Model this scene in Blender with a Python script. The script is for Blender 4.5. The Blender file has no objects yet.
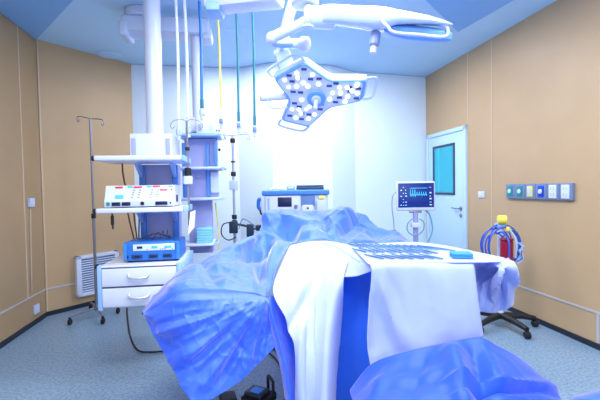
import bpy, bmesh, math, random
from mathutils import Vector, Matrix, noise
random.seed(7)
PI = math.pi
V = Vector
sc = bpy.context.scene
col = sc.collection

# ------------------------------------------------------------------ camera
FPX, PITCH, ROLL, CAMH = 390.0, math.radians(1.8), math.radians(-1.0), 1.29
FW = V((0, math.cos(PITCH), -math.sin(PITCH)))
_r = V((1, 0, 0)); _u = _r.cross(FW)
RT = _r * math.cos(ROLL) + _u * math.sin(ROLL)
UP = _u * math.cos(ROLL) - _r * math.sin(ROLL)
EYE = V((0, 0, CAMH))
H = 2.85
cd = bpy.data.cameras.new('camera'); cam = bpy.data.objects.new('camera', cd); col.objects.link(cam)
cd.sensor_width = 36; cd.lens = 36 * FPX / 600; cd.clip_start = 0.05
m3 = Matrix((RT, UP, -FW)).transposed()
cam.matrix_world = Matrix.Translation(EYE) @ m3.to_4x4()
sc.camera = cam

def ray(px, py): return FW + RT * ((px - 300) / FPX) + UP * ((200 - py) / FPX)
def at(px, py, Y):
    d = ray(px, py); return EYE + d * (Y / d.y)
def onz(px, py, z):
    d = ray(px, py); return EYE + d * ((z - CAMH) / d.z)
def onp(px, py, p, n):
    d = ray(px, py); return EYE + d * ((p - EYE).dot(n) / d.dot(n))

# ------------------------------------------------------------------ materials
def lin(c):
    return tuple(((x / 255) / 12.92 if x / 255 <= .04045 else ((x / 255 + .055) / 1.055) ** 2.4) for x in c)
MATS = {}
def mat(name, rgb, rough=.5, metal=0., var=.04, scale=18., bump=0., emit=0., spec=.5, sheen=0., coat=0., trans=0., sub=0.):
    if name in MATS: return MATS[name]
    m = bpy.data.materials.new(name); m.use_nodes = True
    nt = m.node_tree; b = nt.nodes['Principled BSDF']
    c = lin(rgb)
    tc = nt.nodes.new('ShaderNodeTexCoord'); nz = nt.nodes.new('ShaderNodeTexNoise')
    nz.inputs['Scale'].default_value = scale; nz.inputs['Detail'].default_value = 3
    nt.links.new(tc.outputs['Object'], nz.inputs['Vector'])
    rp = nt.nodes.new('ShaderNodeValToRGB')
    rp.color_ramp.elements[0].position = .3; rp.color_ramp.elements[1].position = .7
    rp.color_ramp.elements[0].color = tuple(x * (1 - var) for x in c) + (1,)
    rp.color_ramp.elements[1].color = tuple(min(1, x * (1 + var)) for x in c) + (1,)
    nt.links.new(nz.outputs['Fac'], rp.inputs['Fac']); nt.links.new(rp.outputs['Color'], b.inputs['Base Color'])
    b.inputs['Roughness'].default_value = rough; b.inputs['Metallic'].default_value = metal
    b.inputs['Specular IOR Level'].default_value = spec
    b.inputs['Sheen Weight'].default_value = sheen; b.inputs['Sheen Roughness'].default_value = .45
    b.inputs['Coat Weight'].default_value = coat; b.inputs['Coat Roughness'].default_value = .4
    if emit:
        b.inputs['Emission Color'].default_value = c + (1,); b.inputs['Emission Strength'].default_value = emit
    if bump:
        bp = nt.nodes.new('ShaderNodeBump'); bp.inputs['Strength'].default_value = bump; bp.inputs['Distance'].default_value = .01
        nt.links.new(nz.outputs['Fac'], bp.inputs['Height']); nt.links.new(bp.outputs['Normal'], b.inputs['Normal'])
    MATS[name] = m
    return m
def floor_mat():
    m = bpy.data.materials.new('speckled_vinyl'); m.use_nodes = True
    nt = m.node_tree; b = nt.nodes['Principled BSDF']
    tc = nt.nodes.new('ShaderNodeTexCoord')
    n1 = nt.nodes.new('ShaderNodeTexNoise'); n1.inputs['Scale'].default_value = 55; n1.inputs['Detail'].default_value = 4
    n2 = nt.nodes.new('ShaderNodeTexVoronoi'); n2.inputs['Scale'].default_value = 45
    r1 = nt.nodes.new('ShaderNodeValToRGB'); e = r1.color_ramp.elements
    e[0].position = .38; e[0].color = lin((108, 134, 158)) + (1,); e[1].position = .62; e[1].color = lin((136, 164, 188)) + (1,)
    r2 = nt.nodes.new('ShaderNodeValToRGB'); e = r2.color_ramp.elements
    e[0].position = .10; e[0].color = (.42, .45, .52, 1); e[1].position = .24; e[1].color = (1, 1, 1, 1)
    mx = nt.nodes.new('ShaderNodeMix'); mx.data_type = 'RGBA'; mx.blend_type = 'MULTIPLY'; mx.inputs[0].default_value = .35
    for n in (n1, n2): nt.links.new(tc.outputs['Object'], n.inputs['Vector'])
    nt.links.new(n1.outputs['Fac'], r1.inputs['Fac']); nt.links.new(n2.outputs['Distance'], r2.inputs['Fac'])
    nt.links.new(r1.outputs['Color'], mx.inputs[6]); nt.links.new(r2.outputs['Color'], mx.inputs[7])
    nt.links.new(mx.outputs[2], b.inputs['Base Color'])
    b.inputs['Roughness'].default_value = .35
    return m
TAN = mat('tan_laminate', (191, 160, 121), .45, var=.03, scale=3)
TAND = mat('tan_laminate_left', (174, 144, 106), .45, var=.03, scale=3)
WALL = mat('white_wall_panel', (222, 239, 253), .5, var=.01, scale=2)
CEIL = mat('pale_blue_ceiling_paint', (184, 222, 252), .7, var=.02, scale=2)
CEIL_SHADE = mat('shaded_ceiling_blue', (132, 184, 238), .7, var=.02, scale=2)
SEAM = mat('seam_strip', (208, 184, 156), .4, var=.01)
STRIP = mat('aluminium_strip', (205, 205, 212), .35, metal=.3, var=.01)
BASE = mat('dark_skirting', (30, 36, 50), .5)
WHITE = mat('white_enamel', (212, 219, 238), .3, var=.01)
OFFW = mat('cool_white_plastic', (196, 210, 236), .4, var=.01)
LAV = mat('lavender_grey_panel', (160, 166, 214), .5, var=.02)
BLUE = mat('mid_blue_plastic', (40, 112, 200), .4, var=.03)
RAIL = mat('blue_rail', (74, 134, 214), .4, var=.02)
PALEB = mat('pale_blue_edge', (148, 188, 240), .4, var=.02)
DARK = mat('black_rubber', (18, 20, 26), .5)
NAVY = mat('dark_navy', (14, 26, 70), .3)
STEEL = mat('brushed_steel', (150, 150, 162), .3, metal=.85, var=.03)
STEELD = mat('surgical_steel', (104, 146, 182), .35, metal=.8, var=.03)
RED = mat('red_plastic', (150, 16, 44), .35)
CRIM = mat('crimson_display', (200, 30, 70), .3, emit=.25)
CYAN = mat('cyan_marking', (80, 190, 235), .4)
TEAL = mat('teal_rubber', (0, 110, 128), .45)
GREEN = mat('green_socket', (0, 140, 130), .4)
YEL = mat('yellow_plastic', (240, 222, 90), .4)
HOSEB = mat('cobalt_hose', (36, 84, 196), .35)
BLH = mat('blue_hose', (20, 110, 190), .4)
WHH = mat('white_hose', (232, 236, 248), .4)
GREY = mat('slate_grey_plate', (112, 132, 170), .4)
BROWN = mat('brown_cable', (96, 66, 56), .5)
GLASS = mat('teal_window_glass', (10, 176, 196), .08, var=.05, scale=2, coat=.5)
DOOR = mat('pale_blue_door', (192, 220, 244), .4, var=.01, scale=3)
LED = mat('led_lens_glow', (246, 248, 255), .3, emit=2.2)
FACE = mat('lamp_face', (208, 218, 250), .3, var=.02)
LRIM = mat('lamp_blue_rim', (110, 168, 244), .3, var=.02)
LSHELL = mat('lamp_shell', (208, 224, 248), .25, var=.01)
SCR = mat('monitor_screen', (8, 40, 120), .15, emit=.35)
TRACE = mat('screen_trace', (60, 200, 230), .3, emit=.9)
TRACEW = mat('screen_numerals', (170, 205, 245), .3, emit=.6)
PAPER = mat('white_paper', (226, 232, 246), .7)
AQUA = mat('aqua_carton', (130, 206, 226), .5)
TOWEL = mat('blue_towel', (60, 140, 226), .9, bump=.3, scale=90)
def fabric(name, rgb, sheen, rough=.5, spec=.6, tl=.25, coat=0.):
    m = mat(name, rgb, rough, var=.03, scale=6, bump=.08, sheen=sheen, spec=spec, coat=coat)
    nt = m.node_tree; b = nt.nodes['Principled BSDF']; b.inputs['Sheen Tint'].default_value = (1, .9, 1, 1); out = nt.nodes['Material Output']
    t = nt.nodes.new('ShaderNodeBsdfTranslucent'); t.inputs['Color'].default_value = lin(rgb) + (1,)
    mx = nt.nodes.new('ShaderNodeMixShader'); mx.inputs[0].default_value = tl
    nt.links.new(b.outputs[0], mx.inputs[1]); nt.links.new(t.outputs[0], mx.inputs[2]); nt.links.new(mx.outputs[0], out.inputs[0])
    return m
FBLUE = fabric('blue_drape_fabric', (52, 106, 250), .7, .5, .6, .12, 0.)
FPALE = fabric('pale_drape_fabric', (186, 201, 255), .3, .55, .5, .2, 0.)
FSHADE = fabric('gap_shade_fabric', (44, 122, 252), .4, .5, .6, .2)
FDEEP = fabric('deep_blue_drape_fabric', (16, 84, 248), .4, .5, .6, .12, 0.)

# ------------------------------------------------------------------ mesh builder (world coordinates, or local through M)
class MB:
    def __init__(s, M=None): s.v = []; s.f = []; s.M = M or Matrix()
    def add(s, vs, fs):
        b = len(s.v); s.v += [s.M @ V(p) for p in vs]; s.f += [tuple(b + i for i in f) for f in fs]; return s
    def bm(s, bm):
        bm.verts.index_update()
        s.add([v.co.copy() for v in bm.verts], [[v.index for v in f.verts] for f in bm.faces]); bm.free(); return s
    def box(s, x0, x1, y0, y1, z0, z1, bev=.004, R=None, seg=2):
        bm = bmesh.new(); bmesh.ops.create_cube(bm, size=1)
        d = V((x1 - x0, y1 - y0, z1 - z0)); c = V(((x0 + x1) / 2, (y0 + y1) / 2, (z0 + z1) / 2))
        for v in bm.verts: v.co = V((v.co.x * d.x, v.co.y * d.y, v.co.z * d.z))
        bev = min(bev, min(abs(d.x), abs(d.y), abs(d.z)) * .45)
        if bev > 0: bmesh.ops.bevel(bm, geom=bm.edges[:], offset=bev, segments=seg, profile=.6, affect='EDGES')
        for v in bm.verts: v.co = (R @ v.co if R else v.co) + c
        return s.bm(bm)
    def bar(s, p0, p1, w, h, up=(0, 0, 1), bev=.003):
        p0, p1 = V(p0), V(p1); d = (p1 - p0); L = d.length; d.normalize()
        sd = d.cross(V(up)).normalized(); u = sd.cross(d)
        bm = bmesh.new(); bmesh.ops.create_cube(bm, size=1)
        for v in bm.verts: v.co = V((v.co.x * w, v.co.y * L, v.co.z * h))
        if bev: bmesh.ops.bevel(bm, geom=bm.edges[:], offset=min(bev, min(w, h, L) * .45), segments=2, profile=.6, affect='EDGES')
        for v in bm.verts: v.co = (p0 + p1) / 2 + sd * v.co.x + d * v.co.y + u * v.co.z
        return s.bm(bm)
    def tube(s, pts, r, n=10, closed=False, smooth=0):
        pts = [V(p) for p in pts]
        if smooth: pts = spline(pts, smooth, closed)
        rr = r if isinstance(r, (list, tuple)) else [r] * len(pts)
        if len(rr) != len(pts): rr = [rr[0] + (rr[-1] - rr[0]) * i / (len(pts) - 1) for i in range(len(pts))]
        N = len(pts); vs = []; fs = []; prev = None
        for i, p in enumerate(pts):
            a = pts[(i - 1) % N] if (closed or i > 0) else p; b = pts[(i + 1) % N] if (closed or i < N - 1) else p
            t = (b - a)
            if t.length < 1e-9: t = V((0, 0, 1))
            t.normalize()
            if prev is None:
                x = t.cross(V((0, 0, 1)));
                if x.length < .05: x = t.cross(V((0, 1, 0)))
            else: x = prev - t * prev.dot(t)
            x.normalize(); prev = x; y = t.cross(x)
            for k in range(n):
                an = 2 * PI * k / n; vs.append(p + (x * math.cos(an) + y * math.sin(an)) * rr[i])
        for i in range(N if closed else N - 1):
            j = (i + 1) % N
            for k in range(n):
                k2 = (k + 1) % n; fs.append((i * n + k, i * n + k2, j * n + k2, j * n + k))
        if not closed:
            fs.append(tuple(range(n - 1, -1, -1))); fs.append(tuple((N - 1) * n + k for k in range(n)))
        return s.add(vs, fs)
    def cyl(s, p0, p1, r, n=20, bev=0.):
        p0, p1 = V(p0), V(p1); d = (p1 - p0)
        if bev:
            u = d.normalized()
            return s.tube([p0, p0 + u * bev * .02, p0 + u * bev, p1 - u * bev, p1 - u * bev * .02, p1], [r - bev, r - bev * .9, r, r, r - bev * .9, r - bev], n)
        return s.tube([p0, p1], r, n)
    def prism(s, poly, vec):
        n = len(poly); a = [V(p) for p in poly]; b = [p + V(vec) for p in a]
        return s.add(a + b, [tuple(range(n)), tuple(range(2 * n - 1, n - 1, -1))] + [(i, (i + 1) % n, n + (i + 1) % n, n + i)[::-1] for i in range(n)])
    def ball(s, c, r, sx=1, sy=1, sz=1, n=14):
        bm = bmesh.new(); bmesh.ops.create_uvsphere(bm, u_segments=n, v_segments=n // 2 + 2, radius=r)
        for v in bm.verts: v.co = V((v.co.x * sx, v.co.y * sy, v.co.z * sz)) + V(c)
        return s.bm(bm)
    def build(s, name, m, parent=None, smooth=True):
        me = bpy.data.meshes.new(name)
        vs = s.v
        if parent is not None:
            inv = parent['_w'].inverted() if False else WM[parent.name].inverted(); vs = [inv @ v for v in vs]
        me.from_pydata(vs, [], s.f); me.validate()
        bm = bmesh.new(); bm.from_mesh(me); bmesh.ops.recalc_face_normals(bm, faces=bm.faces[:]); bm.to_mesh(me); bm.free()
        me.materials.append(m)
        o = bpy.data.objects.new(name, me); col.objects.link(o)
        if parent is not None: o.parent = parent; WM[o.name] = WM[parent.name].copy()
        else: WM[o.name] = Matrix()
        if smooth:
            for p in me.polygons: p.use_smooth = True
            try: me.set_sharp_from_angle(angle=math.radians(38))
            except Exception: pass
        return o
WM = {}
def spline(pts, k=6, closed=False):
    out = []; n = len(pts)
    for i in range(n if closed else n - 1):
        g = (lambda j: pts[j % n]) if closed else (lambda j: pts[max(0, min(n - 1, j))])
        p0, p1, p2, p3 = g(i - 1), g(i), g(i + 1), g(i + 2)
        for q in range(k):
            t = q / k
            out.append(.5 * ((2 * p1) + (p2 - p0) * t + (2 * p0 - 5 * p1 + 4 * p2 - p3) * t * t + (3 * p1 - p0 - 3 * p2 + p3) * t ** 3))
    if not closed: out.append(pts[-1])
    return out
def tag(o, label=None, cat=None, group=None, kind=None):
    if label: o['label'] = label
    if cat: o['category'] = cat
    if group: o['group'] = group
    if kind: o['kind'] = kind
    return o
def thing(name, label, cat, loc, yaw=0., group=None):
    o = bpy.data.objects.new(name, None); o.empty_display_size = .05; col.objects.link(o)
    M = Matrix.Translation(V(loc)) @ Matrix.Rotation(yaw, 4, 'Z')
    o.location = V(loc); o.rotation_euler = (0, 0, yaw); WM[o.name] = M
    return tag(o, label, cat, group)
def struct(mb, name, m, parent=None, smooth=False):
    o = mb.build(name, m, parent, smooth)
    if parent is None: o['kind'] = 'structure'
    return o
def frame(loc, yaw): return Matrix.Translation(V(loc)) @ Matrix.Rotation(yaw, 4, 'Z')
def copy_tree(o, parent=None):
    c = o.copy(); col.objects.link(c)
    if parent: c.parent = parent
    for ch in list(o.children): copy_tree(ch, c)
    return c

# ------------------------------------------------------------------ the room
A = onz(36, 39, H); B = onz(131, 64, H); C = onz(237, 68, H); D = onz(271, 62.3, H)
E_ = onz(331, 65, H); F = onz(354, 71.5, H); G = onz(425.7, 76.7, H)
g0 = lambda p: V((p.x, p.y, 0))
A, B, C, D, E_, F, G = map(g0, (A, B, C, D, E_, F, G))
rd = (onz(598, 350, 0) - onz(507.5, 310, 0)); rd = g0(rd).normalized()       # along the right wall, towards the camera
ld = (onz(12, 340, 0) - A); ld = g0(ld).normalized()
YB = -1.6
RB = G + rd * ((G.y - YB) / -rd.y); LB = A + ld * ((A.y - YB) / -ld.y)
poly = [A, B, C, D, E_, F, G, RB, LB]
cen = V((.3, 2, 0))
def wall(name, p, q, m, t=.1):
    n = V((-(q - p).y, (q - p).x, 0)).normalized()
    if n.dot(cen - p) > 0: n = -n
    return struct(MB().prism([p, q, q + V((0, 0, H)), p + V((0, 0, H))], n * t), name, m)
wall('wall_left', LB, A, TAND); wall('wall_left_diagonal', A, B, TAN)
wall('wall_back_left', B, C, WALL); wall('wall_back_bay_left', C, D, WALL); wall('wall_back_bay', D, E_, WALL)
wall('wall_back_bay_right', E_, F, WALL); wall('wall_back_right', F, G, WALL)
wall('wall_right', G, RB, TAN); wall('wall_front', RB, LB, WALL)
struct(MB().prism([p for p in poly], (0, 0, -.06)), 'floor', floor_mat())
struct(MB().prism([p + V((0, 0, H)) for p in poly], (0, 0, .06)), 'ceiling', CEIL)
def inward(p, q):
    n = V((-(q - p).y, (q - p).x, 0)).normalized()
    return n if n.dot(cen - p) > 0 else -n
def strip(name, p, q, z0, z1, t, m):
    n = inward(p, q)
    return struct(MB().prism([p + V((0, 0, z0)), q + V((0, 0, z0)), q + V((0, 0, z1)), p + V((0, 0, z1))], n * t), name, m)
nR = inward(G, RB); nL = inward(LB, A); nDg = inward(A, B)
def onR(px, py): return onp(px, py, G, nR)
def onL(px, py): return onp(px, py, A, nL)
def onDg(px, py): return onp(px, py, A, nDg)
k = 1
for nm, p, q in (('left', LB, A), ('left_diagonal', A, B), ('right', G + rd * 1.0, RB)):
    strip('baseboard_' + nm, p, q, 0, .045, .012, BASE)
    strip('trim_%d' % k, p, q, .277, .291, .006, STRIP); k += 1
for nm, p, q in (('back_left', B, C), ('back_bay_left', C, D), ('back_bay', D, E_), ('back_bay_right', E_, F), ('back_right', F, G)):
    strip('baseboard_' + nm, p, q, 0, .045, .012, BASE)
    strip('trim_%d' % k, p, q, H - .008, H, .006, mat('shadow_gap_bead', (176, 194, 226), .5)); k += 1
def vstrip(P, d, z0, z1, w, n, m=SEAM):
    global k
    p = g0(P); r = struct(MB().prism([p - d * w / 2 + V((0, 0, z0)), p + d * w / 2 + V((0, 0, z0)), p + d * w / 2 + V((0, 0, z1)), p - d * w / 2 + V((0, 0, z1))], n * .004), 'trim_%d' % k, m); k += 1
    return r
vstrip(onR(467.8, 90), rd, 2.02, H, .012, nR); vstrip(onR(491.8, 130), rd, .29, H, .012, nR); vstrip(onR(598, 330), rd, .05, .277, .02, nR, STRIP)
vstrip(onL(20, 100), ld, .29, H, .016, nL)
vstrip(A + nL * .004, ld, .05, H, .014, nL); vstrip(A + (B - A).normalized() * .01, (B - A).normalized(), .05, H, .012, nDg)
# ceiling panels; their bluer colour paints in the dimmer light on tilted facets
a0 = onz(36, 39, H); a1 = onz(72, 0, H); d1 = (a1 - a0).normalized()
pl = [a0 + nL * .01 + ld * .02, a0 + d1 * 2.6, V((LB.x + nL.x * .01, 0.2, H)) + V((.35, 0, 0)), g0(A + ld * 3.6) + V((0, 0, H)) + nL * .01]
struct(MB().prism(pl, (0, 0, -.015)), 'ceiling_panel', CEIL_SHADE)
c0 = onz(458, 30, H); e1 = (onz(428, 0, H) - c0).normalized(); e2 = (onz(510, 0, H) - c0).normalized()
struct(MB().prism([c0, c0 + e1 * 1.5, c0 + e1 * 1.5 + e2 * 2.2, c0 + e2 * 2.6], (0, 0, -.02)), 'ceiling_panel', CEIL_SHADE)
pc = onz(109, 54.5, H)
o = MB().cyl(pc, pc + V((0, 0, -.012)), .13, 28, .005).build('ceiling_speaker', CEIL)
tag(o, 'round flush disc in the pale ceiling above the diagonal tan wall', 'ceiling disc')

# door in the right wall
def rp(P, off): return P + nR * off
pL = g0(onR(428.5, 200)); pR = g0(onR(467.8, 200)); wD = (pR - pL).length
dr = bpy.data.objects.new('door_1', None); col.objects.link(dr); dr['kind'] = 'structure'
Md = Matrix((rd.to_4d(), nR.to_4d(), V((0, 0, 1, 0)), V((0, 0, 0, 1)))).transposed()
Md.col[0] = (*rd, 0); Md.col[1] = (*nR, 0); Md.col[2] = (0, 0, 1, 0); Md.col[3] = (*pL, 1)
dr.matrix_world = Md; WM[dr.name] = Md.copy()
dt = 2.0
MB(Md).box(0, .05, -.005, .03, 0, dt, .003).box(wD - .05, wD, -.005, .03, 0, dt, .003).box(0, wD, -.005, .03, dt - .05, dt, .003).build('door_frame', DOOR, dr)
def lr(px, py):
    P = onR(px, py); return (P - pL).dot(rd), P.z
wx0, wz1 = lr(434.5, 147); wx1, wz0 = lr(456.5, 195)
MB(Md).box(.055, wD - .055, -.005, .018, .008, dt - .055, .003).build('door_leaf', DOOR, dr)
fr = MB(Md)
for b in ((wx0, wx1, wz1 - .03, wz1), (wx0, wx1, wz0, wz0 + .03), (wx0, wx0 + .035, wz0, wz1), (wx1 - .035, wx1, wz0, wz1)):
    fr.box(b[0], b[1], .016, .03, b[2], b[3], .003)
wf = fr.build('window_frame', mat('dark_window_frame', (46, 66, 92), .4), dr)
MB(Md).box(wx0 + .03, wx1 - .03, .017, .022, wz0 + .025, wz1 - .025, 0).build('window_pane', GLASS, wf)
MB(Md).box(wx0 + .14, wx0 + .165, .0222, .0245, wz0 + .025, wz1 - .025, 0).build('pane_strip', mat('pane_strip', (70, 205, 220), .2), wf)
hx, hz = lr(462.5, 208.5)
MB(Md).cyl((hx, .018, hz), (hx, .03, hz), .026, 18, .003).tube([(hx, .03, hz), (hx, .06, hz), (hx - .02, .065, hz), (hx - .13, .065, hz + .003)], .009, 10).build('door_handle', STEEL, dr)
MB(Md).cyl((hx, .018, hz - .085), (hx, .03, hz - .085), .024, 18, .003).build('door_lock', STEEL, dr)

# ------------------------------------------------------------------ wall fittings
def wall_plate(name, label, cat, P, d, n, w, h, m=OFFW, t=.012):
    M = Matrix.Identity(4); M.col[0] = (*d, 0); M.col[1] = (*n, 0); M.col[2] = (0, 0, 1, 0); M.col[3] = (*P, 1)
    o = bpy.data.objects.new(name, None); col.objects.link(o); o.matrix_world = M; WM[o.name] = M.copy(); tag(o, label, cat)
    MB(M).box(-w / 2, w / 2, 0.001, t, -h / 2, h / 2, .004).build('cover_plate', m, o)
    return o, M
o, M = wall_plate('light_switch', 'white switch plate on the right tan wall beside the pale blue door', 'switch', onR(482, 194.5), rd, nR, .115, .075)
MB(M).box(-.04, -.002, .012, .016, -.025, .025, .002).build('rocker', WHITE, o); MB(M).box(.002, .04, .012, .016, -.025, .025, .002).build('rocker', WHITE, o)
o, M = wall_plate('wall_switch', 'small white switch box on the left tan wall above the thin conduit', 'switch', onL(29.5, 202.5), -ld, nL, .085, .085, t=.03)
MB(M).box(-.02, .02, .03, .036, -.025, .025, .002).build('rocker', WHITE, o)
o, M = wall_plate('wall_socket', 'white double socket low on the left tan wall near the skirting', 'socket', onL(35.5, 309), -ld, nL, .09, .085, t=.02)
MB(M).box(-.03, -.004, .02, .024, -.02, .02, .002).build('socket_face', WHITE, o); MB(M).box(.004, .03, .02, .024, -.02, .02, .002).build('socket_face', WHITE, o)
q0 = onL(29.5, 207.5); q1 = onL(31, 292)
o = MB().bar(q0 + nL * .006, q1 + nL * .006, .016, .008, up=nL).build('cable_conduit', mat('tan_conduit', (200, 180, 158), .5)); tag(o, 'thin pale vertical conduit running down the left tan wall from the switch box', 'conduit')
# medical gas outlets
pa = onR(508.3, 191); pb = onR(575.5, 192); zc = 1.219
Mo = Matrix.Identity(4); Mo.col[0] = (*rd, 0); Mo.col[1] = (*nR, 0); Mo.col[2] = (0, 0, 1, 0); Mo.col[3] = (*V((pa.x, pa.y, zc)), 1)
L = (g0(pb) - g0(pa)).length; u = L / 6
kinds = [('green', GREEN, 'first from the door, round white port on a green square'), ('green', GREEN, 'second from the door, round port on a green square'),
         ('yellow', YEL, 'white square with yellow edges'), ('blue', mat('royal_blue_socket', (10, 60, 190), .4), 'round white port on a royal blue square'),
         ('white', None, 'white power socket beside the royal blue outlet'), ('white', None, 'white power socket farthest from the door')]
lab = ['grey gas outlet with green square nearest the door in the wall row', 'grey gas outlet with green square second from the door in the wall row',
       'grey gas outlet with yellow-edged white square in the wall row', 'grey gas outlet with royal blue square in the wall row',
       'grey power outlet with white sockets next to the royal blue gas outlet', 'grey power outlet with white sockets farthest from the door in the wall row']
for i in range(6):
    M = Mo @ Matrix.Translation(((i + .5) * u, 0, 0))
    o = bpy.data.objects.new('gas_outlet' if i < 4 else 'power_outlet', None); col.objects.link(o); o.matrix_world = M; WM[o.name] = M.copy()
    tag(o, lab[i], 'outlet', 'row of six outlets on the right wall')
    MB(M).box(-u / 2 + .002, u / 2 - .002, .001, .03, -.071, .071, .006).build('housing', GREY, o)
    if i < 4:
        c = kinds[i][1]
        MB(M).box(-.034, .034, .03, .036, -.05, .05, .004).build('colour_plate', c, o)
        if i == 2: MB(M).box(-.022, .022, .036, .042, -.034, .034, .003).build('port', OFFW, o)
        else: MB(M).cyl((0, .036, 0), (0, .046, 0), .022, 18, .004).build('port', WHITE, o)
    else:
        pp = MB(M).box(-.04, .04, .03, .036, -.058, .058, .004).build('socket_plate', WHITE, o)
        for zz in (-.026, .026):
            for sx in (-.018, .012): MB(M).box(sx, sx + .006, .036, .038, zz - .012, zz + .012, 0).build('socket_slot', mat('socket_shadow_grey', (164, 182, 220), .6), pp)
# return-air grille on the diagonal wall
ga = onDg(74.5, 276); gb = onDg(117, 272); dd = g0(B - A).normalized()
Mg = Matrix.Identity(4); Mg.col[0] = (*dd, 0); Mg.col[1] = (*nDg, 0); Mg.col[2] = (0, 0, 1, 0); Mg.col[3] = (ga.x, ga.y, 0, 1)
gz1 = onDg(76, 256).z; gz0 = onDg(75, 297).z; gw = (g0(gb) - g0(ga)).length
o = thing('air_grille', 'white louvred air grille low on the diagonal tan wall behind the IV stand', 'grille', (ga.x, ga.y, gz0)); f_ = MB(Mg)
for b in ((0, .05, gz0, gz1), (gw - .05, gw, gz0, gz1), (0, gw, gz0, gz0 + .035), (0, gw, gz1 - .035, gz1)): f_.box(b[0], b[1], .001, .06, b[2], b[3], .004)
f_.build('grille_frame', WHITE, o); MB(Mg).box(.05, gw - .05, .001, .008, gz0 + .03, gz1 - .03, 0).build('duct_back', mat('duct_shadow_grey', (96, 98, 128), .7), o)
s_ = MB(Mg); n_ = 15
for i in range(n_):
    z = gz0 + .045 + (gz1 - gz0 - .09) * i / (n_ - 1); s_.box(.05, gw - .05, .012, .05, z - .004, z + .005, 0, R=Matrix.Rotation(.6, 3, 'X'))
s_.build('louvres', OFFW, o)

# ------------------------------------------------------------------ ceiling pendants
def rounded_shelf(mb, x0, x1, y0, y1, z0, z1): return mb.box(x0, x1, y0, y1, z0, z1, .01, seg=3)
P1 = V((-1.10, 2.62, 0)); Y1 = math.radians(8); M1 = frame(P1, Y1)
p1 = thing('equipment_pendant', 'white ceiling pendant with two shelves and a two-drawer cabinet, left of the draped table', 'pendant', P1, Y1)
MB(M1).cyl((.05, .40, 1.70), (.05, .40, H), .063, 28).build('ceiling_tube', WHITE, p1)
MB(M1).cyl((.05, .40, H - .05), (.05, .40, H), .12, 28, .01).build('ceiling_flange', WHITE, p1)
hb = MB(M1).box(-.085, .205, .20, .56, 1.526, 1.70, .008).build('head_box', WHITE, p1)
for x in (-.075, .162): MB(M1).box(x, x + .032, .194, .20, 1.545, 1.665, .003).build('vent_strip', LAV, hb)
MB(M1).box(-.085, .205, .44, .56, .785, 1.49, .006).build('column', LAV, p1)
for x in (-.085, .162): MB(M1).box(x, x + .043, .415, .44, .80, 1.485, .004).build('rail', RAIL, p1)
for z0, z1, nm in ((1.492, 1.526, 0), (1.14, 1.174, 1)):
    sh = rounded_shelf(MB(M1), -.262, .30, 0, .40, z0, z1).build('shelf', WHITE, p1)
    e = MB(M1).box(.30, .315, .01, .39, z0 - .004, z1 + .004, .004).build('side_rail', PALEB, sh)
    MB(M1).cyl((-.277, .012, (z0 + z1) / 2), (-.26, .012, (z0 + z1) / 2), .018, 14, .003).build('end_knob', DARK, sh)
    for x in (-.065, .185): MB(M1).prism([(x - .012, .40, z0), (x - .012, .25, z0), (x - .012, .41, z0 - .10)], (.024, 0, 0)).build('bracket', PALEB, sh)
cb = MB(M1).box(-.256, .27, .012, .60, .50, .785, .008).build('cabinet', WHITE, p1)
for x in (-.266, .248): MB(M1).box(x, x + .03, 0, .05, .49, .79, .006).build('corner_post', PALEB, cb)
MB(M1).box(.27, .29, .04, .56, .70, .79, .005).build('side_rail', PALEB, cb)
MB(M1).box(-.278, -.262, .005, .03, .77, .80, .004).build('end_knob', DARK, cb)
for z0, z1 in ((.648, .768), (.512, .636)):
    d_ = MB(M1).box(-.235, .246, -.004, .02, z0, z1, .006).build('drawer', WHITE, p1)
    zz = (z0 + z1) / 2 + .006
    hd = MB(M1)
    hd.tube([(-.065, -.004, zz + .012), (-.055, -.022, zz - .006), (0, -.03, zz - .012), (.055, -.022, zz - .006), (.065, -.004, zz + .012)], .0075, 8, smooth=5)
    hd.build('handle', mat('silver_handle', (196, 200, 216), .3, metal=.5), d_)
MB(M1).box(-.236, .247, .004, .02, .636, .648, 0).build('drawer_gap', mat('drawer_gap_dark', (70, 76, 110), .6), p1)
MB(M1).box(-.236, .247, .004, .02, .768, .776, 0).build('drawer_gap', MATS['drawer_gap_dark'], p1)
# side pole with hooks on the pendant
ip = MB(M1).cyl((.315, .19, 1.03), (.315, .19, 1.79), .0075, 12).build('side_pole', STEEL, p1)
for s in (-1, 1):
    MB(M1).tube([(.315, .19, 1.785), (.315 + s * .03, .19, 1.80), (.315 + s * .09, .19, 1.79), (.315 + s * .115, .19, 1.755), (.315 + s * .10, .19, 1.735), (.315 + s * .085, .19, 1.75)], .0026, 8, smooth=4).build('hook', STEEL, ip)
MB(M1).cyl((.315, .19, 1.575), (.315, .19, 1.60), .017, 14, .003).build('clamp', DARK, ip)
MB(M1).cyl((.315, .19, 1.39), (.315, .19, 1.45), .024, 14, .004).build('clamp', DARK, ip)
MB(M1).box(.285, .345, .16, .22, 1.33, 1.39, .008).build('pole_bracket', WHITE, ip)

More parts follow.
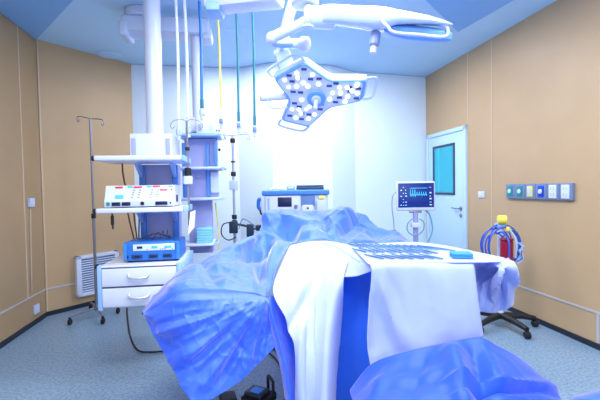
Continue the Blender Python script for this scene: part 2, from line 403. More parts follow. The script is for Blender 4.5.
# electrosurgical unit, white
zb = 1.1755
o = thing('electrosurgical_unit', 'white electrosurgical generator with red displays on the pendant shelf', 'medical device', M1 @ V((-.02, .05, zb)), Y1)
Mw = M1 @ Matrix.Translation((.012, .03, zb))
bd = MB(Mw).prism([(-.225, 0, .006), (-.225, 0, .045), (-.225, .045, .15), (-.225, .33, .15), (-.225, .33, .006)], (.45, 0, 0)).build('body', WHITE, o, smooth=False)
MB(Mw).box(-.218, .218, -.003, 0, .010, .043, .001).build('socket_panel', OFFW, o)
for x in (-.15, -.085): MB(Mw).box(x - .028, x + .028, -.008, -.003, .013, .038, .002).build('port', NAVY, o)
MB(Mw).box(.105, .185, -.008, -.003, .014, .038, .002).build('port', NAVY, o)
MB(Mw).cyl((.02, -.01, .027), (.02, -.003, .027), .013, 14).build('power_knob', DARK, o)
MB(Mw).cyl((-.20, -.01, .027), (-.20, -.003, .027), .012, 14).build('power_knob', GREEN, o)
MB(Mw).cyl((.205, -.009, .027), (.205, -.003, .027), .006, 12).build('status_light', DARK, o)
nf = V((0, -.105, .045)).normalized()
def onface(x, t): return V((x, .045 * t, .045 + .105 * t))
def face_rect(mb, x0, x1, t0, t1, th=.003):
    mb.prism([onface(x0, t0), onface(x1, t0), onface(x1, t1), onface(x0, t1)], nf * th)
for x0, x1, t0, m in ((-.165, -.115, .82, CRIM), (-.085, -.05, .85, CYAN), (-.045, .01, .82, CRIM), (.04, .075, .85, CYAN), (.08, .13, .85, CRIM), (.13, .18, .62, CRIM), (.20, .215, .62, CRIM), (.185, .215, .85, CYAN), (-.16, -.105, .15, CYAN)):
    b_ = MB(Mw); face_rect(b_, x0, x1, t0, t0 + (.11 if m is not CYAN or t0 > .5 else .22)); b_.build('display' if m is CRIM else 'key', m, o, smooth=False)
b_ = MB(Mw)
for gx in (-.06, -.02, .06, .10):
    for t in (.2, .36, .52, .66): face_rect(b_, gx + t * .02, gx + .013 + t * .02, t, t + .05)
b_.build('button_marks', GREY, o, smooth=False)
MB(Mw).box(.225, .232, .10, .14, .03, .08, .002).build('side_port', DARK, o)

# blue electrosurgical unit
Mb = M1 @ Matrix.Translation((.068, .10, .786))
o = thing('surgical_generator', 'blue box-shaped surgical generator on top of the drawer cabinet', 'medical device', M1 @ V((.068, .10, .786)), Y1)
for x in (-.16, .16):
    for y in (.04, .24): MB(Mb).cyl((x, y, 0.0005), (x, y, .012), .014, 12).build('foot', DARK, o)
MB(Mb).box(-.19, .19, 0, .285, .012, .142, .012, seg=3).build('body', BLUE, o)
MB(Mb).box(-.125, .155, -.006, .002, .082, .128, .003).build('control_panel', mat('pale_control_panel', (206, 226, 246), .4), o)
for x, w in ((-.08, .018), (.02, .02), (.11, .024)): MB(Mb).box(x - w, x + w, -.009, -.006, .098, .114, .001).build('display', NAVY if x < 0 else CYAN, o)
b_ = MB(Mb)
for x in (-.03, .06, .075, .09, .14): b_.box(x - .004, x + .004, -.008, -.006, .088, .094, 0)
b_.build('button_marks', GREY, o)
for x, w in ((-.10, .036), (.01, .032), (.105, .032)):
    pt = MB(Mb).box(x - w, x + w, -.008, .002, .028, .056, .01, seg=3).build('socket', mat('deep_blue_socket', (16, 56, 120), .4), o)
    MB(Mb).box(x - w * .6, x + w * .6, -.0105, -.008, .036, .048, .002).build('socket_slot', DARK, pt)
MB(Mb).cyl((-.17, -.008, .04), (-.17, .002, .04), .014, 12).build('power_knob', DARK, o)
for x in (-.19, .165): MB(Mb).box(x, x + .025, -.012, 0, .02, .136, .006).build('corner_guard', mat('steel_blue_guard', (52, 128, 214), .4), o)
# cable bunch on it
def wander(c, r, n, seed, flat=.35):
    rn = random.Random(seed); return [V(c) + V((rn.uniform(-r, r), rn.uniform(-r, r) * .6, rn.uniform(0, r * flat))) for _ in range(n)]
mb = MB(Mb)
for s in range(5):
    pts = [V((-.12 + .05 * s, .12, .148)), V((-.06 + .035 * s, .16, .17 + .01 * s)), V((.0 + .02 * s, .13, .185 - .004 * s)), V((.05 + .01 * s, .17, .165)), V((.10, .13 + .01 * s, .149))]
    mb.tube(pts, .003, 6, smooth=6)
mb = mb.build('cable_bundle', mat('slate_cable', (70, 80, 110), .5)); tag(mb, 'loose grey cables lying on top of the blue surgical generator', 'cable')
for i, (x, dx, m, lb) in enumerate(((-.175, .05, DARK, 'black cable hanging under the lower pendant shelf with a thick plug'), (-.15, .025, BROWN, 'leftmost brown cable hanging behind the blue surgical generator'), (-.118, .012, BROWN, 'brown cable hanging between the other two cables behind the blue generator'), (-.092, -.004, BROWN, 'rightmost brown cable hanging behind the blue surgical generator'))):
    mb = MB(M1)
    if i == 0: mb.tube([(x, .06, 1.139), (x, .06, 1.12)], .006, 8).tube([(x, .06, 1.12), (x, .06, 1.06)], .011, 10).tube([(x, .06, 1.06), (x + .002, .062, 1.03)], .006, 8)
    else: mb.tube([(x - dx, .41, 1.138), (x - dx * .4, .405, 1.05), (x + dx * .5, .40, .95), (x + dx, .407, .86), (x + dx, .408, .79)], .0055, 8, smooth=5)
    tag(mb.build('power_cable', m), lb, 'cable', 'cables between the pendant shelf and the cabinet')
mb = MB(M1).tube([(-.17, .30, 1.491), (-.165, .29, 1.42), (-.15, .28, 1.34), (-.14, .27, 1.327)], .006, 8, smooth=4).build('power_cable', BROWN); tag(mb, 'dark cable dropping from the upper pendant shelf to the white electrosurgical unit', 'cable')
# paper flap at the right
mb = MB(M1).prism([(.338, .10, 1.13), (.338, .36, 1.13), (.330, .33, 1.0), (.330, .02, .985)], (.004, 0, 0)).build('paper_chart', PAPER); tag(mb, 'white paper chart hanging from the right end of the lower pendant shelf', 'chart')

# second pendant
P2 = V((-.875, 3.35, 0)); M2 = frame(P2, Y1)
p2 = thing('gas_pendant', 'slim white pendant column with open shelves behind the drawer pendant', 'pendant', P2, Y1)
MB(M2).cyl((.0, .16, 1.80), (.0, .16, 2.64), .047, 24).build('drop_tube', WHITE, p2)
MB(M2).box(-.60, .12, .05, .27, 2.64, 2.77, .015, seg=3).build('ceiling_arm', OFFW, p2)
MB(M2).box(-.62, -.55, .04, .28, 2.60, 2.72, .02, seg=3).build('arm_joint', OFFW, p2)
MB(M2).box(.06, .14, .07, .25, 2.60, 2.70, .02, seg=3).build('arm_joint', OFFW, p2)
MB(M2).cyl((-.45, .16, 2.77), (-.45, .16, H), .14, 24, .01).build('ceiling_flange', OFFW, p2)
MB(M2).box(-.10, .17, .12, .26, 1.80, 1.93, .008).build('head_box', WHITE, p2)
MB(M2).box(-.12, .16, .12, .28, 1.20, 1.74, .006).build('column', LAV, p2)
MB(M2).box(-.10, .10, .13, .27, .72, 1.20, .006).build('lower_column', LAV, p2)
for x in (-.14, .065): MB(M2).box(x, x + .03, .09, .12, 1.22, 1.70, .004).build('rail', RAIL, p2)
MB(M2).box(.14, .165, .05, .12, 1.50, 1.70, .004).build('side_rail', RAIL, p2)
for z0, x1 in ((1.745, .20), (1.46, .20), (1.195, .18), (.80, .12)):
    sh = rounded_shelf(MB(M2), -.16, x1, -.02, .30, z0, z0 + .025).build('shelf', PALEB if z0 > 1.7 else OFFW, p2)
    MB(M2).tube([(x1, -.02, z0 + .012), (x1 + .03, -.02, z0 + .012), (x1 + .03, .28, z0 + .012), (x1, .28, z0 + .012)], .006, 8).build('side_rail', PALEB, sh)
for z in (1.66, 1.64): MB(M2).cyl((.15 + (1.66 - z) * 1.6, .10, z), (.15 + (1.66 - z) * 1.6, .118, z), .012, 12).build('gas_port', DARK, p2)
MB(M2).box(.10, .17, .09, .12, 1.26, 1.44, .004).build('socket_strip', OFFW, p2)
# things on it
o = thing('monitor_module', 'small white equipment box on the top shelf of the slim pendant', 'medical device', M2 @ V((.10, .05, 1.7705)), Y1)
MB(M2).box(.0, .16, .0, .10, 1.771, 1.87, .006).build('body', WHITE, o); MB(M2).box(.015, .045, -.004, 0, 1.79, 1.85, .002).build('side_panel', LAV, o)
MB(M2).box(.11, .145, -.004, 0, 1.79, 1.85, .002).build('display', OFFW, o)
for i, (x, lb) in enumerate(((.165, 'left of the two little black-capped bottles on the top shelf of the slim pendant'), (.19, 'right of the two little black-capped bottles on the top shelf of the slim pendant'))):
    b_ = MB(M2).cyl((x, .03, 1.771), (x, .03, 1.79), .009, 12, .002).build('medicine_bottle', WHITE); tag(b_, lb, 'bottle', 'little bottles on the slim pendant')
    MB(M2).cyl((x, .03, 1.79), (x, .03, 1.802), .008, 12).build('cap', DARK, b_)
o = MB(M2)
for i in range(6): o.box(-.02 + .002 * (i % 2), .11, -.01, .12, .826 + i * .022, .846 + i * .022, .004)
tag(o.build('towel_stack', AQUA), 'short stack of aqua folded towels on the lowest shelf of the slim pendant', 'towels')

# ------------------------------------------------------------------ hanging gas hoses
def hose(px0, px1, py1, Y, r, m, label, tipm=None, group='gas hoses hanging from the ceiling', mid=None):
    top = at(px0, 0, Y); top = V((top.x, Y, H)); end = at(px1, py1, Y)
    o = thing('gas_hose', label, 'hose', top, 0, group)
    md = (top * .5 + end * .5) + V((.004, .01, 0))
    MB().tube([top, md, end], r, 10, smooth=8).build('hose_line', m, o)
    MB().cyl(top, top - V((0, 0, .02)), .03, 16, .004).build('ceiling_rose', WHITE, o)
    if tipm:
        MB().cyl(end, end - V((0, 0, .075)), r * 1.25, 12, .002).build('ferrule', tipm, o)
        e2 = end - V((0, 0, .075))
        MB().cyl(e2, e2 - V((0, 0, .05)), r * 1.9, 12, .004).cyl(e2 - V((0, 0, .05)), e2 - V((0, 0, .085)), r * 1.3, 12, .003).build('connector', OFFW, o)
        MB().box(e2.x - .014, e2.x + .014, e2.y - .018, e2.y - .014, e2.z - .045, e2.z - .012, .001).build('connector_tag', GREY, o)
    return o
hose(175.5, 178.5, 119, 3.0, .011, WHH, 'left of the two white hoses hanging beside the thick white ceiling tube', WHITE)
hose(184, 188, 117, 3.02, .012, WHH, 'right of the two white hoses hanging beside the thick white ceiling tube', WHITE)
hose(199, 201.8, 99, 2.98, .0115, BLH, 'blue gas hose hanging in front of the slim pendant tube', TEAL)
hose(216.5, 221, 108, 3.05, .008, YEL, 'thin yellow gas hose hanging beside the blue hose', WHITE)
hose(235.5, 238.5, 112, 3.0, .009, TEAL, 'left of the two dark teal hoses hanging near the white wall', TEAL)
hose(252, 254.5, 116, 3.0, .009, TEAL, 'right of the two dark teal hoses hanging near the white wall', TEAL)
# yellow line below slim pendant
q = at(215.5, 203, 3.7); q2 = at(219, 262, 3.7)
o = MB().tube([q, (q + q2) / 2 + V((.012, 0, 0)), q2, V((q2.x, q2.y, .02)), V((q2.x - .1, q2.y + .05, .007))], .006, 8, smooth=6).build('yellow_tube', YEL); tag(o, 'thin yellow tube trailing down from the slim pendant to the floor', 'tube')

# ------------------------------------------------------------------ IV stands
def iv_stand(label, base, h, legs, hooks, m=STEEL, thick=.011):
    o = thing('iv_stand', label, 'iv stand', base)
    b = V(base)
    MB().cyl(b + V((0, 0, .09)), b + V((0, 0, h * .52)), thick * 1.25, 14).build('lower_pole', m, o)
    MB().cyl(b + V((0, 0, h * .50)), b + V((0, 0, h)), thick, 14).build('upper_pole', m, o)
    MB().cyl(b + V((0, 0, h * .5)), b + V((0, 0, h * .5 + .05)), thick * 2, 14, .004).build('height_knob', DARK, o)
    MB().cyl(b + V((0, 0, .075)), b + V((0, 0, .12)), .028, 16, .004).build('hub', m, o)
    for d in legs:
        d = V(d); e = b + V((d.x, d.y, .07))
        lg = MB().tube([b + V((0, 0, .10)), b + V((d.x * .5, d.y * .5, .09)), e], .011, 8).build('leg', m, o)
        cs = MB().cyl(e + V((-.012, 0, -.04)), e + V((.012, 0, -.04)), .0295, 16, .005).build('caster', DARK, lg)
        MB().cyl(e + V((0, 0, -.015)), e + V((0, 0, .005)), .012, 10).build('caster_stem', DARK, lg)
    for s in hooks:
        t = b + V((0, 0, h - .005)); s = V(s)
        MB().tube([t, t + s * .8 + V((0, 0, .012)), t + s + V((0, 0, 0)), t + s * 1.04 + V((0, 0, -.03)), t + s * .93 + V((0, 0, -.045)), t + s * .86 + V((0, 0, -.02))], .005, 8, smooth=4).build('hook', m, o)
    return o
b1 = onz(97, 317, 0)
legs = []
for q in ((70, 325), (103, 324), (118, 313.5), (91, 309)): legs.append(onz(*q, 0) - b1)
iv_stand('tall steel IV stand on casters between the tan walls and the drawer pendant', b1, 2.03, legs, ((-.14, .02, .02), (.14, -.02, -.03)))
b2 = at(234, 200, 4.0); b2 = V((b2.x, b2.y, 0))
o = iv_stand('slim IV stand with black clamps and dark pumps in front of the white wall', b2, 1.84, [(.25 * math.cos(a), .25 * math.sin(a), 0) for a in (.3, 1.56, 2.8, 4.1, 5.3)], ((-.15, 0, 0), (.17, 0, 0), (-.02, .1, 0)), m=mat('pale_steel', (176, 186, 206), .35, metal=.5), thick=.013)
for z in (1.76, 1.42, .98): MB().cyl(b2 + V((0, 0, z)), b2 + V((0, 0, z + .045)), .026, 14, .004).build('clamp', DARK, o)
MB().cyl(b2 + V((0, 0, 1.56)), b2 + V((0, 0, 1.575)), .024, 14, .003).build('clamp', DARK, o)
MB().box(b2.x - .04, b2.x + .05, b2.y - .04, b2.y - .018, 1.28, 1.38, .008).build('pump', OFFW, o)
MB().box(b2.x - .045, b2.x + .04, b2.y - .075, b2.y - .027, .84, .96, .008).build('pump', mat('dark_teal_pump', (18, 44, 66), .4), o)
MB().tube([b2 + V((.015, -.02, .93)), b2 + V((.08, -.03, .92)), b2 + V((.16, -.03, .90))], .012, 8).build('side_arm', DARK, o)
MB().box(b2.x + .13, b2.x + .20, b2.y - .07, b2.y - .01, .80, .93, .008).build('pump', MATS['dark_teal_pump'], o)
MB().cyl(b2 + V((.25, -.04, .86)), b2 + V((.25, -.04, .92)), .028, 14, .005).cyl(b2 + V((.19, -.04, .88)), b2 + V((.25, -.04, .88)), .01, 8).build('valve', MATS['dark_teal_pump'], o)
MB().tube([b2 + V((-.02, -.03, .95)), b2 + V((-.11, -.03, .93)), b2 + V((-.13, -.03, .83)), b2 + V((-.06, -.04, .77)), b2 + V((.02, -.04, .80))], .006, 8, smooth=6).build('pump_hose', DARK, o)
MB().tube([b2 + V((.05, -.05, .88)), b2 + V((.09, -.06, .98)), b2 + V((.15, -.05, .96)), b2 + V((.22, -.05, .90)), b2 + V((.28, -.05, .82))], .005, 8, smooth=6).build('pump_hose', mat('steel_blue_hose', (70, 120, 170), .4), o)

# ------------------------------------------------------------------ anaesthesia machine
YA = 4.2
pa_ = at(263, 200, YA); pb_ = at(329, 200, YA); wA = pb_.x - pa_.x; Ma = frame((pa_.x, YA, 0), 0)
def za(py, px=296): return at(px, py, YA).z
o = thing('anaesthesia_machine', 'white anaesthesia workstation with blue top and dark screen at the back wall', 'medical device', (pa_.x + wA / 2, YA, 0))
zt = za(190)
MB(Ma).box(.02, wA - .01, 0, .40, .12, zt - .055, .01).build('body', OFFW, o)
MB(Ma).box(-.01, wA + .005, -.03, .42, zt - .055, zt, .014, seg=3).build('top_tray', mat('tray_blue', (70, 134, 216), .4), o)
MB(Ma).box(.025, .40, -.02, 0, .75, zt - .06, .008).build('screen_bezel', WHITE, o)
MB(Ma).box(.16, .31, -.026, -.02, za(206.5), za(197), .003).build('screen', NAVY, o)
MB(Ma).box(.05, .07, -.024, -.02, .78, zt - .08, 0).build('panel_groove', PALEB, o)
MB(Ma).cyl((.355, -.05, za(206)), (.355, -.02, za(206)), .02, 16, .003).build('control_knob', STEEL, o)
MB(Ma).box(.41, .56, -.012, 0, za(206), zt - .06, .003).build('recess_panel', mat('slate_blue_recess', (96, 128, 178), .5), o)
MB(Ma).box(.42, .54, -.06, -.012, .80, za(205), .01).build('vaporiser', WHITE, o)
MB(Ma).cyl((.48, -.068, za(208)), (.48, -.06, za(208)), .011, 12).build('dial', DARK, o)
MB(Ma).box(.575, .68, -.07, -.012, .80, za(200), .012).build('vaporiser', OFFW, o)
MB(Ma).cyl((.60, -.04, za(198)), (.66, -.04, za(198)), .02, 12, .004).build('filler_cap', YEL, o)
MB(Ma).box(-.02, .02, -.02, .12, za(216), zt - .055, .006).build('side_arm', OFFW, o)
MB(Ma).tube([(-.02, 0, za(199)), (-.045, 0, za(199)), (-.05, 0, za(206)), (-.03, 0, za(209))], .02, 10, smooth=4).build('breathing_valve', BLUE, o)
MB(Ma).tube([(-.03, -.01, za(209)), (-.02, -.02, za(213)), (.03, -.05, za(216)), (.05, -.05, .8)], .012, 8, smooth=5).build('breathing_hose', DARK, o)
for x in (.08, wA - .08):
    for y in (.06, .34): MB(Ma).cyl((x, y - .012, .055), (x, y + .012, .055), .054, 16, .01).box(x - .02, x + .02, y - .02, y + .02, .09, .13, .004).build('caster', DARK, o)
o = thing('laptop', 'closed dark teal laptop lying on the blue top of the anaesthesia workstation', 'laptop', (pa_.x + .53, YA + .18, zt + .0006))
MB(Ma).box(.36, .66, .05, .28, zt + .0006, zt + .03, .006).build('base', mat('dark_teal_shell', (22, 66, 92), .4), o); MB(Ma).box(.362, .658, .05, .278, zt + .031, zt + .05, .006).build('lid', MATS['dark_teal_shell'], o)
o = thing('blue_connector_box', 'small pale blue box beside the laptop on the anaesthesia workstation', 'box', (pa_.x + .33, YA + .1, zt + .0006))
MB(Ma).box(.255, .345, .06, .16, zt + .0006, zt + .045, .008).build('body', PALEB, o); MB(Ma).box(.27, .33, .055, .06, zt + .012, zt + .034, .002).build('front_panel', WHITE, o)
mb = MB(Ma).tube([(.06, .05, zt + .013), (.12, .1, zt + .02), (.20, .02, zt + .013), (.22, .1, zt + .013), (.14, .12, zt + .05), (.10, .05, zt + .013)], .010, 8, smooth=6).build('breathing_tube', WHH); tag(mb, 'coiled white breathing tube on the left of the anaesthesia workstation top', 'tube')

# ------------------------------------------------------------------ patient monitor on stand
YM = 3.95
b3 = at(415.5, 215, YM); b3 = V((b3.x, YM, 0)); 
o = thing('patient_monitor', 'white patient monitor with dark blue screen on a rolling stand before the door', 'monitor', b3)
Mm = frame(b3, math.radians(-4))
zm0 = at(416, 210.5, YM).z; zm1 = at(416, 181.5, YM).z
MB(Mm).box(-.19, .19, -.03, .04, zm0, zm1, .016, seg=3).build('housing', WHITE, o)
sr = MB(Mm).box(-.177, .177, -.034, -.03, zm0 + .034, zm1 - .016, .002).build('screen', SCR, o)
tr = MB(Mm)
zs0, zs1 = zm0 + .04, zm1 - .022; hs = zs1 - zs0
rn = random.Random(3)
pts = []
for i in range(40):
    x = -.06 + .17 * i / 39; ph = i % 5; z = zs0 + hs * .52 + (.055 if ph == 1 else (-.02 if ph == 2 else .004 * (ph - 2))) * (1 if i < 14 else .55)
    pts.append(V((x, -.036, z)))
for a, b in zip(pts, pts[1:]): tr.bar(a, b, .002, .003, up=(0, 1, 0), bev=0)
tr.box(-.06, .11, -.0365, -.034, zs0 + hs * .80, zs0 + hs * .815, 0)
tr.build('waveform', TRACE, sr)
tw = MB(Mm)
for r in range(7):
    z = zs0 + hs * (.06 + .128 * r)
    for c in range(3):
        if rn.random() < .75: x = -.155 + c * .024; tw.box(x, x + rn.uniform(.006, .016), -.0365, -.034, z, z + hs * rn.uniform(.02, .05), 0)
    if rn.random() < .9: x = .132; tw.box(x, x + rn.uniform(.01, .024), -.0365, -.034, z, z + hs * rn.uniform(.02, .06), 0)
tw.build('numerals', TRACEW, sr)
MB(Mm).box(-.06, .06, -.02, .03, zm0 - .025, zm0, .006).build('mount_plate', STEEL, o)
MB(Mm).cyl((0, 0, .10), (0, 0, zm0 - .02), .026, 18).build('pole', LAV, o)
MB(Mm).box(-.045, .045, -.05, .05, zm0 - .17, zm0 - .12, .008).build('clamp', WHITE, o)
MB(Mm).tube([(-.03, -.03, zm0 - .08), (-.085, -.05, zm0 - .12), (-.09, -.05, zm0 - .2), (-.02, -.05, zm0 - .25), (.06, -.05, zm0 - .2), (.07, -.05, zm0 - .12), (.03, -.05, zm0 - .08)], .006, 8, smooth=6).build('lead_loop', mat('grey_green_lead', (110, 160, 180), .5), o)
MB(Mm).tube([(.10, .03, zm0 + .01), (.15, .02, zm0 - .06), (.17, .01, zm0 - .2), (.12, 0, zm0 - .32), (.05, 0, zm0 - .40)], .007, 8, smooth=6).build('lead_loop', MATS['grey_green_lead'], o)
MB(Mm).tube([(-.19, .02, zm0 + .19), (-.225, .02, zm0 + .14), (-.23, .02, zm0 + .02), (-.215, .02, zm0 - .12), (-.21, .01, zm0 - .30)], .004, 8, smooth=6).build('lead_loop', STEEL, o)
for a in range(5):
    d = V((math.cos(a * 1.2566 + .3), math.sin(a * 1.2566 + .3), 0)) * .27
    lg = MB(Mm).bar((0, 0, .10), V((d.x, d.y, .08)), .04, .03).build('leg', OFFW, o)
    MB(Mm).cyl(V((d.x - .012, d.y, .034)), V((d.x + .012, d.y, .034)), .0335, 16, .005).box(d.x - .012, d.x + .012, d.y - .012, d.y + .012, .06, .085, .002).build('caster', DARK, lg)
b4 = at(391, 232, 4.25)
o = thing('suction_regulator', 'small dark valve and tube set on a thin stand left of the patient monitor', 'medical device', (b4.x, b4.y, 0))
MB().cyl((b4.x, b4.y, .02), (b4.x, b4.y, b4.z), .012, 12).build('pole', STEEL, o); MB().cyl((b4.x, b4.y, 0), (b4.x, b4.y, .025), .15, 24, .006).build('base', DARK, o)
MB().tube([b4 + V((-.10, 0, .04)), b4 + V((-.08, 0, -.01)), b4 + V((-.02, 0, .0)), b4 + V((.05, 0, .01)), b4 + V((.08, 0, -.06)), b4 + V((.09, 0, -.16))], .011, 8, smooth=5).build('valve_tube', NAVY, o)
MB().box(b4.x - .03, b4.x + .05, b4.y - .03, b4.y + .02, b4.z - .09, b4.z - .01, .01).build('valve_body', OFFW, o); MB().cyl(b4 + V((.0, -.03, -.05)), b4 + V((.0, -.05, -.05)), .018, 12, .003).build('gauge', YEL, o)

# ------------------------------------------------------------------ hose trolley on five-star base
YS = 3.5
hb_ = at(500.5, 300, YS); S0 = V((hb_.x, YS, 0))
o = thing('hose_trolley', 'trolley with looped blue hoses and red canister on a black five-star base', 'medical trolley', S0)
tips = [onz(519.5, 343, 0), onz(531, 329, 0)]
for a in (-76, -4, 68, 140, 212):
    an = math.radians(a); d = V((math.cos(an), math.sin(an), 0)) * .30
    lg = MB().tube([S0 + V((d.x * .1, d.y * .1, .105)), S0 + d * .6 + V((0, 0, .098)), S0 + d + V((0, 0, .078))], [.03, .027, .022], 10).build('leg', DARK, o)
    MB().cyl(S0 + d + V((-.022, 0, .031)), S0 + d + V((.022, 0, .031)), .0305, 18, .006).cyl(S0 + d + V((0, 0, .05)), S0 + d + V((0, 0, .085)), .013, 10).build('caster', DARK, lg)
MB().cyl(S0 + V((0, 0, .08)), S0 + V((0, 0, .13)), .042, 20, .005).build('hub', DARK, o)
MB().cyl(S0 + V((0, 0, .13)), S0 + V((0, 0, .95)), .027, 20).build('pole', WHITE, o)
cz = .78
for i, (rx, rz, ox, oy, tilt) in enumerate(((.172, .19, 0, -.02, 0), (.15, .165, .01, -.045, .35), (.12, .15, -.03, .03, -.4), (.085, .13, .06, -.05, .2), (.085, .12, -.075, -.055, -.15), (.13, .17, .02, .045, .6))):
    pts = [S0 + V((ox + rx * math.cos(t), oy + rx * math.sin(tilt) * math.cos(t) * .6, cz - .04 + rz * math.sin(t))) for t in [2 * PI * j / 28 for j in range(28)]]
    MB().tube(pts, .0068, 8, closed=True).build('hose_loop', HOSEB, o)
cn = MB().cyl(S0 + V((-.01, -.125, .62)), S0 + V((-.01, -.125, .80)), .052, 24, .008).build('canister', RED, o)
MB().cyl(S0 + V((-.01, -.125, .80)), S0 + V((-.01, -.125, .82)), .055, 24, .006).build('canister_lid', mat('dark_red_lid', (130, 14, 40), .4), cn)
MB().tube([S0 + V((-.05, -.03, .85)), S0 + V((-.04, -.12, .87)), S0 + V((-.03, -.196, .80)), S0 + V((-.03, -.196, .66))], .008, 8, smooth=5).build('canister_hose', HOSEB, cn)
MB().tube([S0 + V((.03, -.03, .85)), S0 + V((.03, -.12, .88)), S0 + V((.035, -.196, .80)), S0 + V((.03, -.196, .66))], .006, 8, smooth=5).build('canister_hose', PALEB, cn)
gz = at(500, 219.5, YS).z
MB().box(S0.x - .04, S0.x + .045, -.03 + YS, YS + .04, .90, gz - .035, .012).build('regulator', PALEB, o)
gg = MB().cyl(S0 + V((-.035, -.02, gz)), S0 + V((.035, -.035, gz)), .04, 24, .004).build('gauge', YEL, o)
MB().cyl(S0 + V((.036, -.0352, gz)), S0 + V((.039, -.036, gz)), .018, 16).build('gauge_core', mat('mauve_core', (130, 100, 130), .5), gg)
MB().cyl(S0 + V((.03, -.05, gz - .085)), S0 + V((.05, -.07, gz - .085)), .026, 16, .004).build('knob', YEL, o)
MB().tube([S0 + V((.03, -.05, .87)), S0 + V((.08, -.06, .885)), S0 + V((.12, -.05, .86))], .006, 8, smooth=4).build('fitting', STEEL, o)
for i in range(5):
    MB().tube([S0 + V((.12 + .012 * i, -.03 - .01 * i, .79 - .02 * i)), S0 + V((.175 - .008 * i, -.06, .74 - .01 * i)), S0 + V((.12 + .01 * i, -.08, .70 - .012 * i)), S0 + V((.165, -.06, .66 - .012 * i)), S0 + V((.12, -.05, .62 - .01 * i))], .005, 6, smooth=4).build('coil_hose', (PALEB, OFFW, HOSEB)[i % 3], o)

# ------------------------------------------------------------------ surgical lights
LC = at(317, 96, 2.45); nF = V((-.10, -.72, -.69)).normalized()
face_px = [(274.8, 79.3), (304.5, 63.5), (329.3, 81), (365.3, 81), (360.8, 100.6), (329.3, 107.4), (309, 126.5), (282.5, 120.2), (291, 100.6)]
def onface_px(px, py, off=0.): return onp(px, py, LC, nF) + nF * off
fpts = [onface_px(*q) for q in face_px]
sl = thing('surgical_light', 'large three-lobed surgical light with glowing LEDs facing down over the table', 'surgical lamp', (LC.x, LC.y, LC.z))
cF = sum(fpts, V()) / 9
def round_poly(pts, r, n=4):
    out = []; N = len(pts)
    for i in range(N):
        p, a, b = pts[i], pts[i - 1], pts[(i + 1) % N]
        u = (a - p); v = (b - p); k_ = min(r, u.length * .4, v.length * .4)
        s, e = p + u.normalized() * k_, p + v.normalized() * k_
        for j in range(n + 1):
            t = j / n; out.append((s * (1 - t) + p * t) * (1 - t) + (p * (1 - t) + e * t) * t)
    return out
def scaled(pts, s, off): return [cF + (p - cF) * s + nF * off for p in pts]
rim = round_poly(scaled(fpts, 1.03, 0), .03)
def loft(mb, loops, cap0=True, cap1=True):
    n = len(loops[0]); vs = [p for l in loops for p in l]; fs = []
    for i in range(len(loops) - 1):
        for j in range(n): fs.append((i * n + j, i * n + (j + 1) % n, (i + 1) * n + (j + 1) % n, (i + 1) * n + j))
    if cap0: fs.append(tuple(range(n)))
    if cap1: fs.append(tuple((len(loops) - 1) * n + j for j in range(n)))
    return mb.add(vs, fs)
lp = lambda s, off: [cF + (p - cF) * s + nF * off for p in rim]
loft(MB(), [lp(1.0, -.012), lp(1.05, -.03), lp(1.04, -.07), lp(.93, -.095), lp(.6, -.105)]).build('shell', LSHELL, sl)
loft(MB(), [lp(.94, .004), lp(.97, .006), lp(1.0, .0), lp(1.01, -.012), lp(.94, -.012)], False, False).build('rim', LRIM, sl)
fc = loft(MB(), [lp(.945, .002), lp(.945, -.008)]).build('lamp_face', FACE, sl)
leds = [(132, 132), (185, 102), (255, 108), (190, 122), (215, 145), (150, 163), (235, 160), (185, 160), (283, 150), (345, 190), (380, 190), (375, 165), (412, 205), (400, 228), (455, 190), (450, 158), (410, 165), (332, 217), (208, 220), (165, 262), (195, 262), (228, 262), (182, 300), (238, 304), (265, 285), (243, 250), (205, 280), (455, 150), (430, 180)]
for q in leds:
    P = onface_px(255 + q[0] / 4.444, 50 + q[1] / 4.444, .003)
    MB().cyl(P, P + nF * .006, (.0135 if q[0] % 3 else .012), 14, .003).build('led_lens', LED, fc)
dk = [(152, 112), (165, 138), (190, 123), (218, 84), (247, 128), (285, 126), (170, 184), (203, 187), (330, 158), (360, 147), (420, 163), (422, 183), (460, 170), (450, 213), (375, 210), (358, 230), (176, 235), (197, 250), (155, 290), (207, 305), (240, 285), (295, 240), (290, 262), (208, 280)]
for q in dk:
    P = onface_px(255 + q[0] / 4.444, 50 + q[1] / 4.444, .003); x = RT; y = nF.cross(x).normalized(); x = y.cross(nF)
    MB().prism([P - x * .016 - y * .007, P + x * .016 - y * .007, P + x * .016 + y * .007, P - x * .016 + y * .007], nF * .004).build('led_array', mat('indigo_led_array', (62, 72, 140), .4), fc)
hc = onface_px(316.5, 97.5, .003)
MB().cyl(hc, hc + nF * .02, .058, 28, .006).build('handle_collar', LRIM, sl)
hd = MB().cyl(hc + nF * .02, hc + nF * .035, .03, 20, .004).build('handle_hub', OFFW, sl)
MB().cyl(hc + nF * .035, hc + nF * .13, .013, 16, .005).build('sterile_handle', WHITE, sl)
for a, b in ((3, 4), (6, 7), (0, 1)):
    pA = cF + (fpts[a] - cF) * 1.04 - nF * .02; pB = cF + (fpts[b] - cF) * 1.04 - nF * .02; md = ((pA + pB) / 2 - cF).normalized()
    MB().tube([pA, pA + md * .035, pA * .85 + pB * .15 + md * .06, pA * .15 + pB * .85 + md * .06, pB + md * .035, pB], .009, 10, smooth=5).build('grab_bar', LSHELL, sl)
sa = at(291, 96, 2.52); sb = at(260, 98, 2.46)
MB().cyl(sa, sb, .022, 16, .005).build('side_handle', WHITE, sl)
MB().tube([at(287, 107, 2.5), at(274, 108, 2.46), at(268, 104, 2.46), at(267, 98, 2.47)], .007, 8, smooth=4).build('handle_loop', LSHELL, sl)
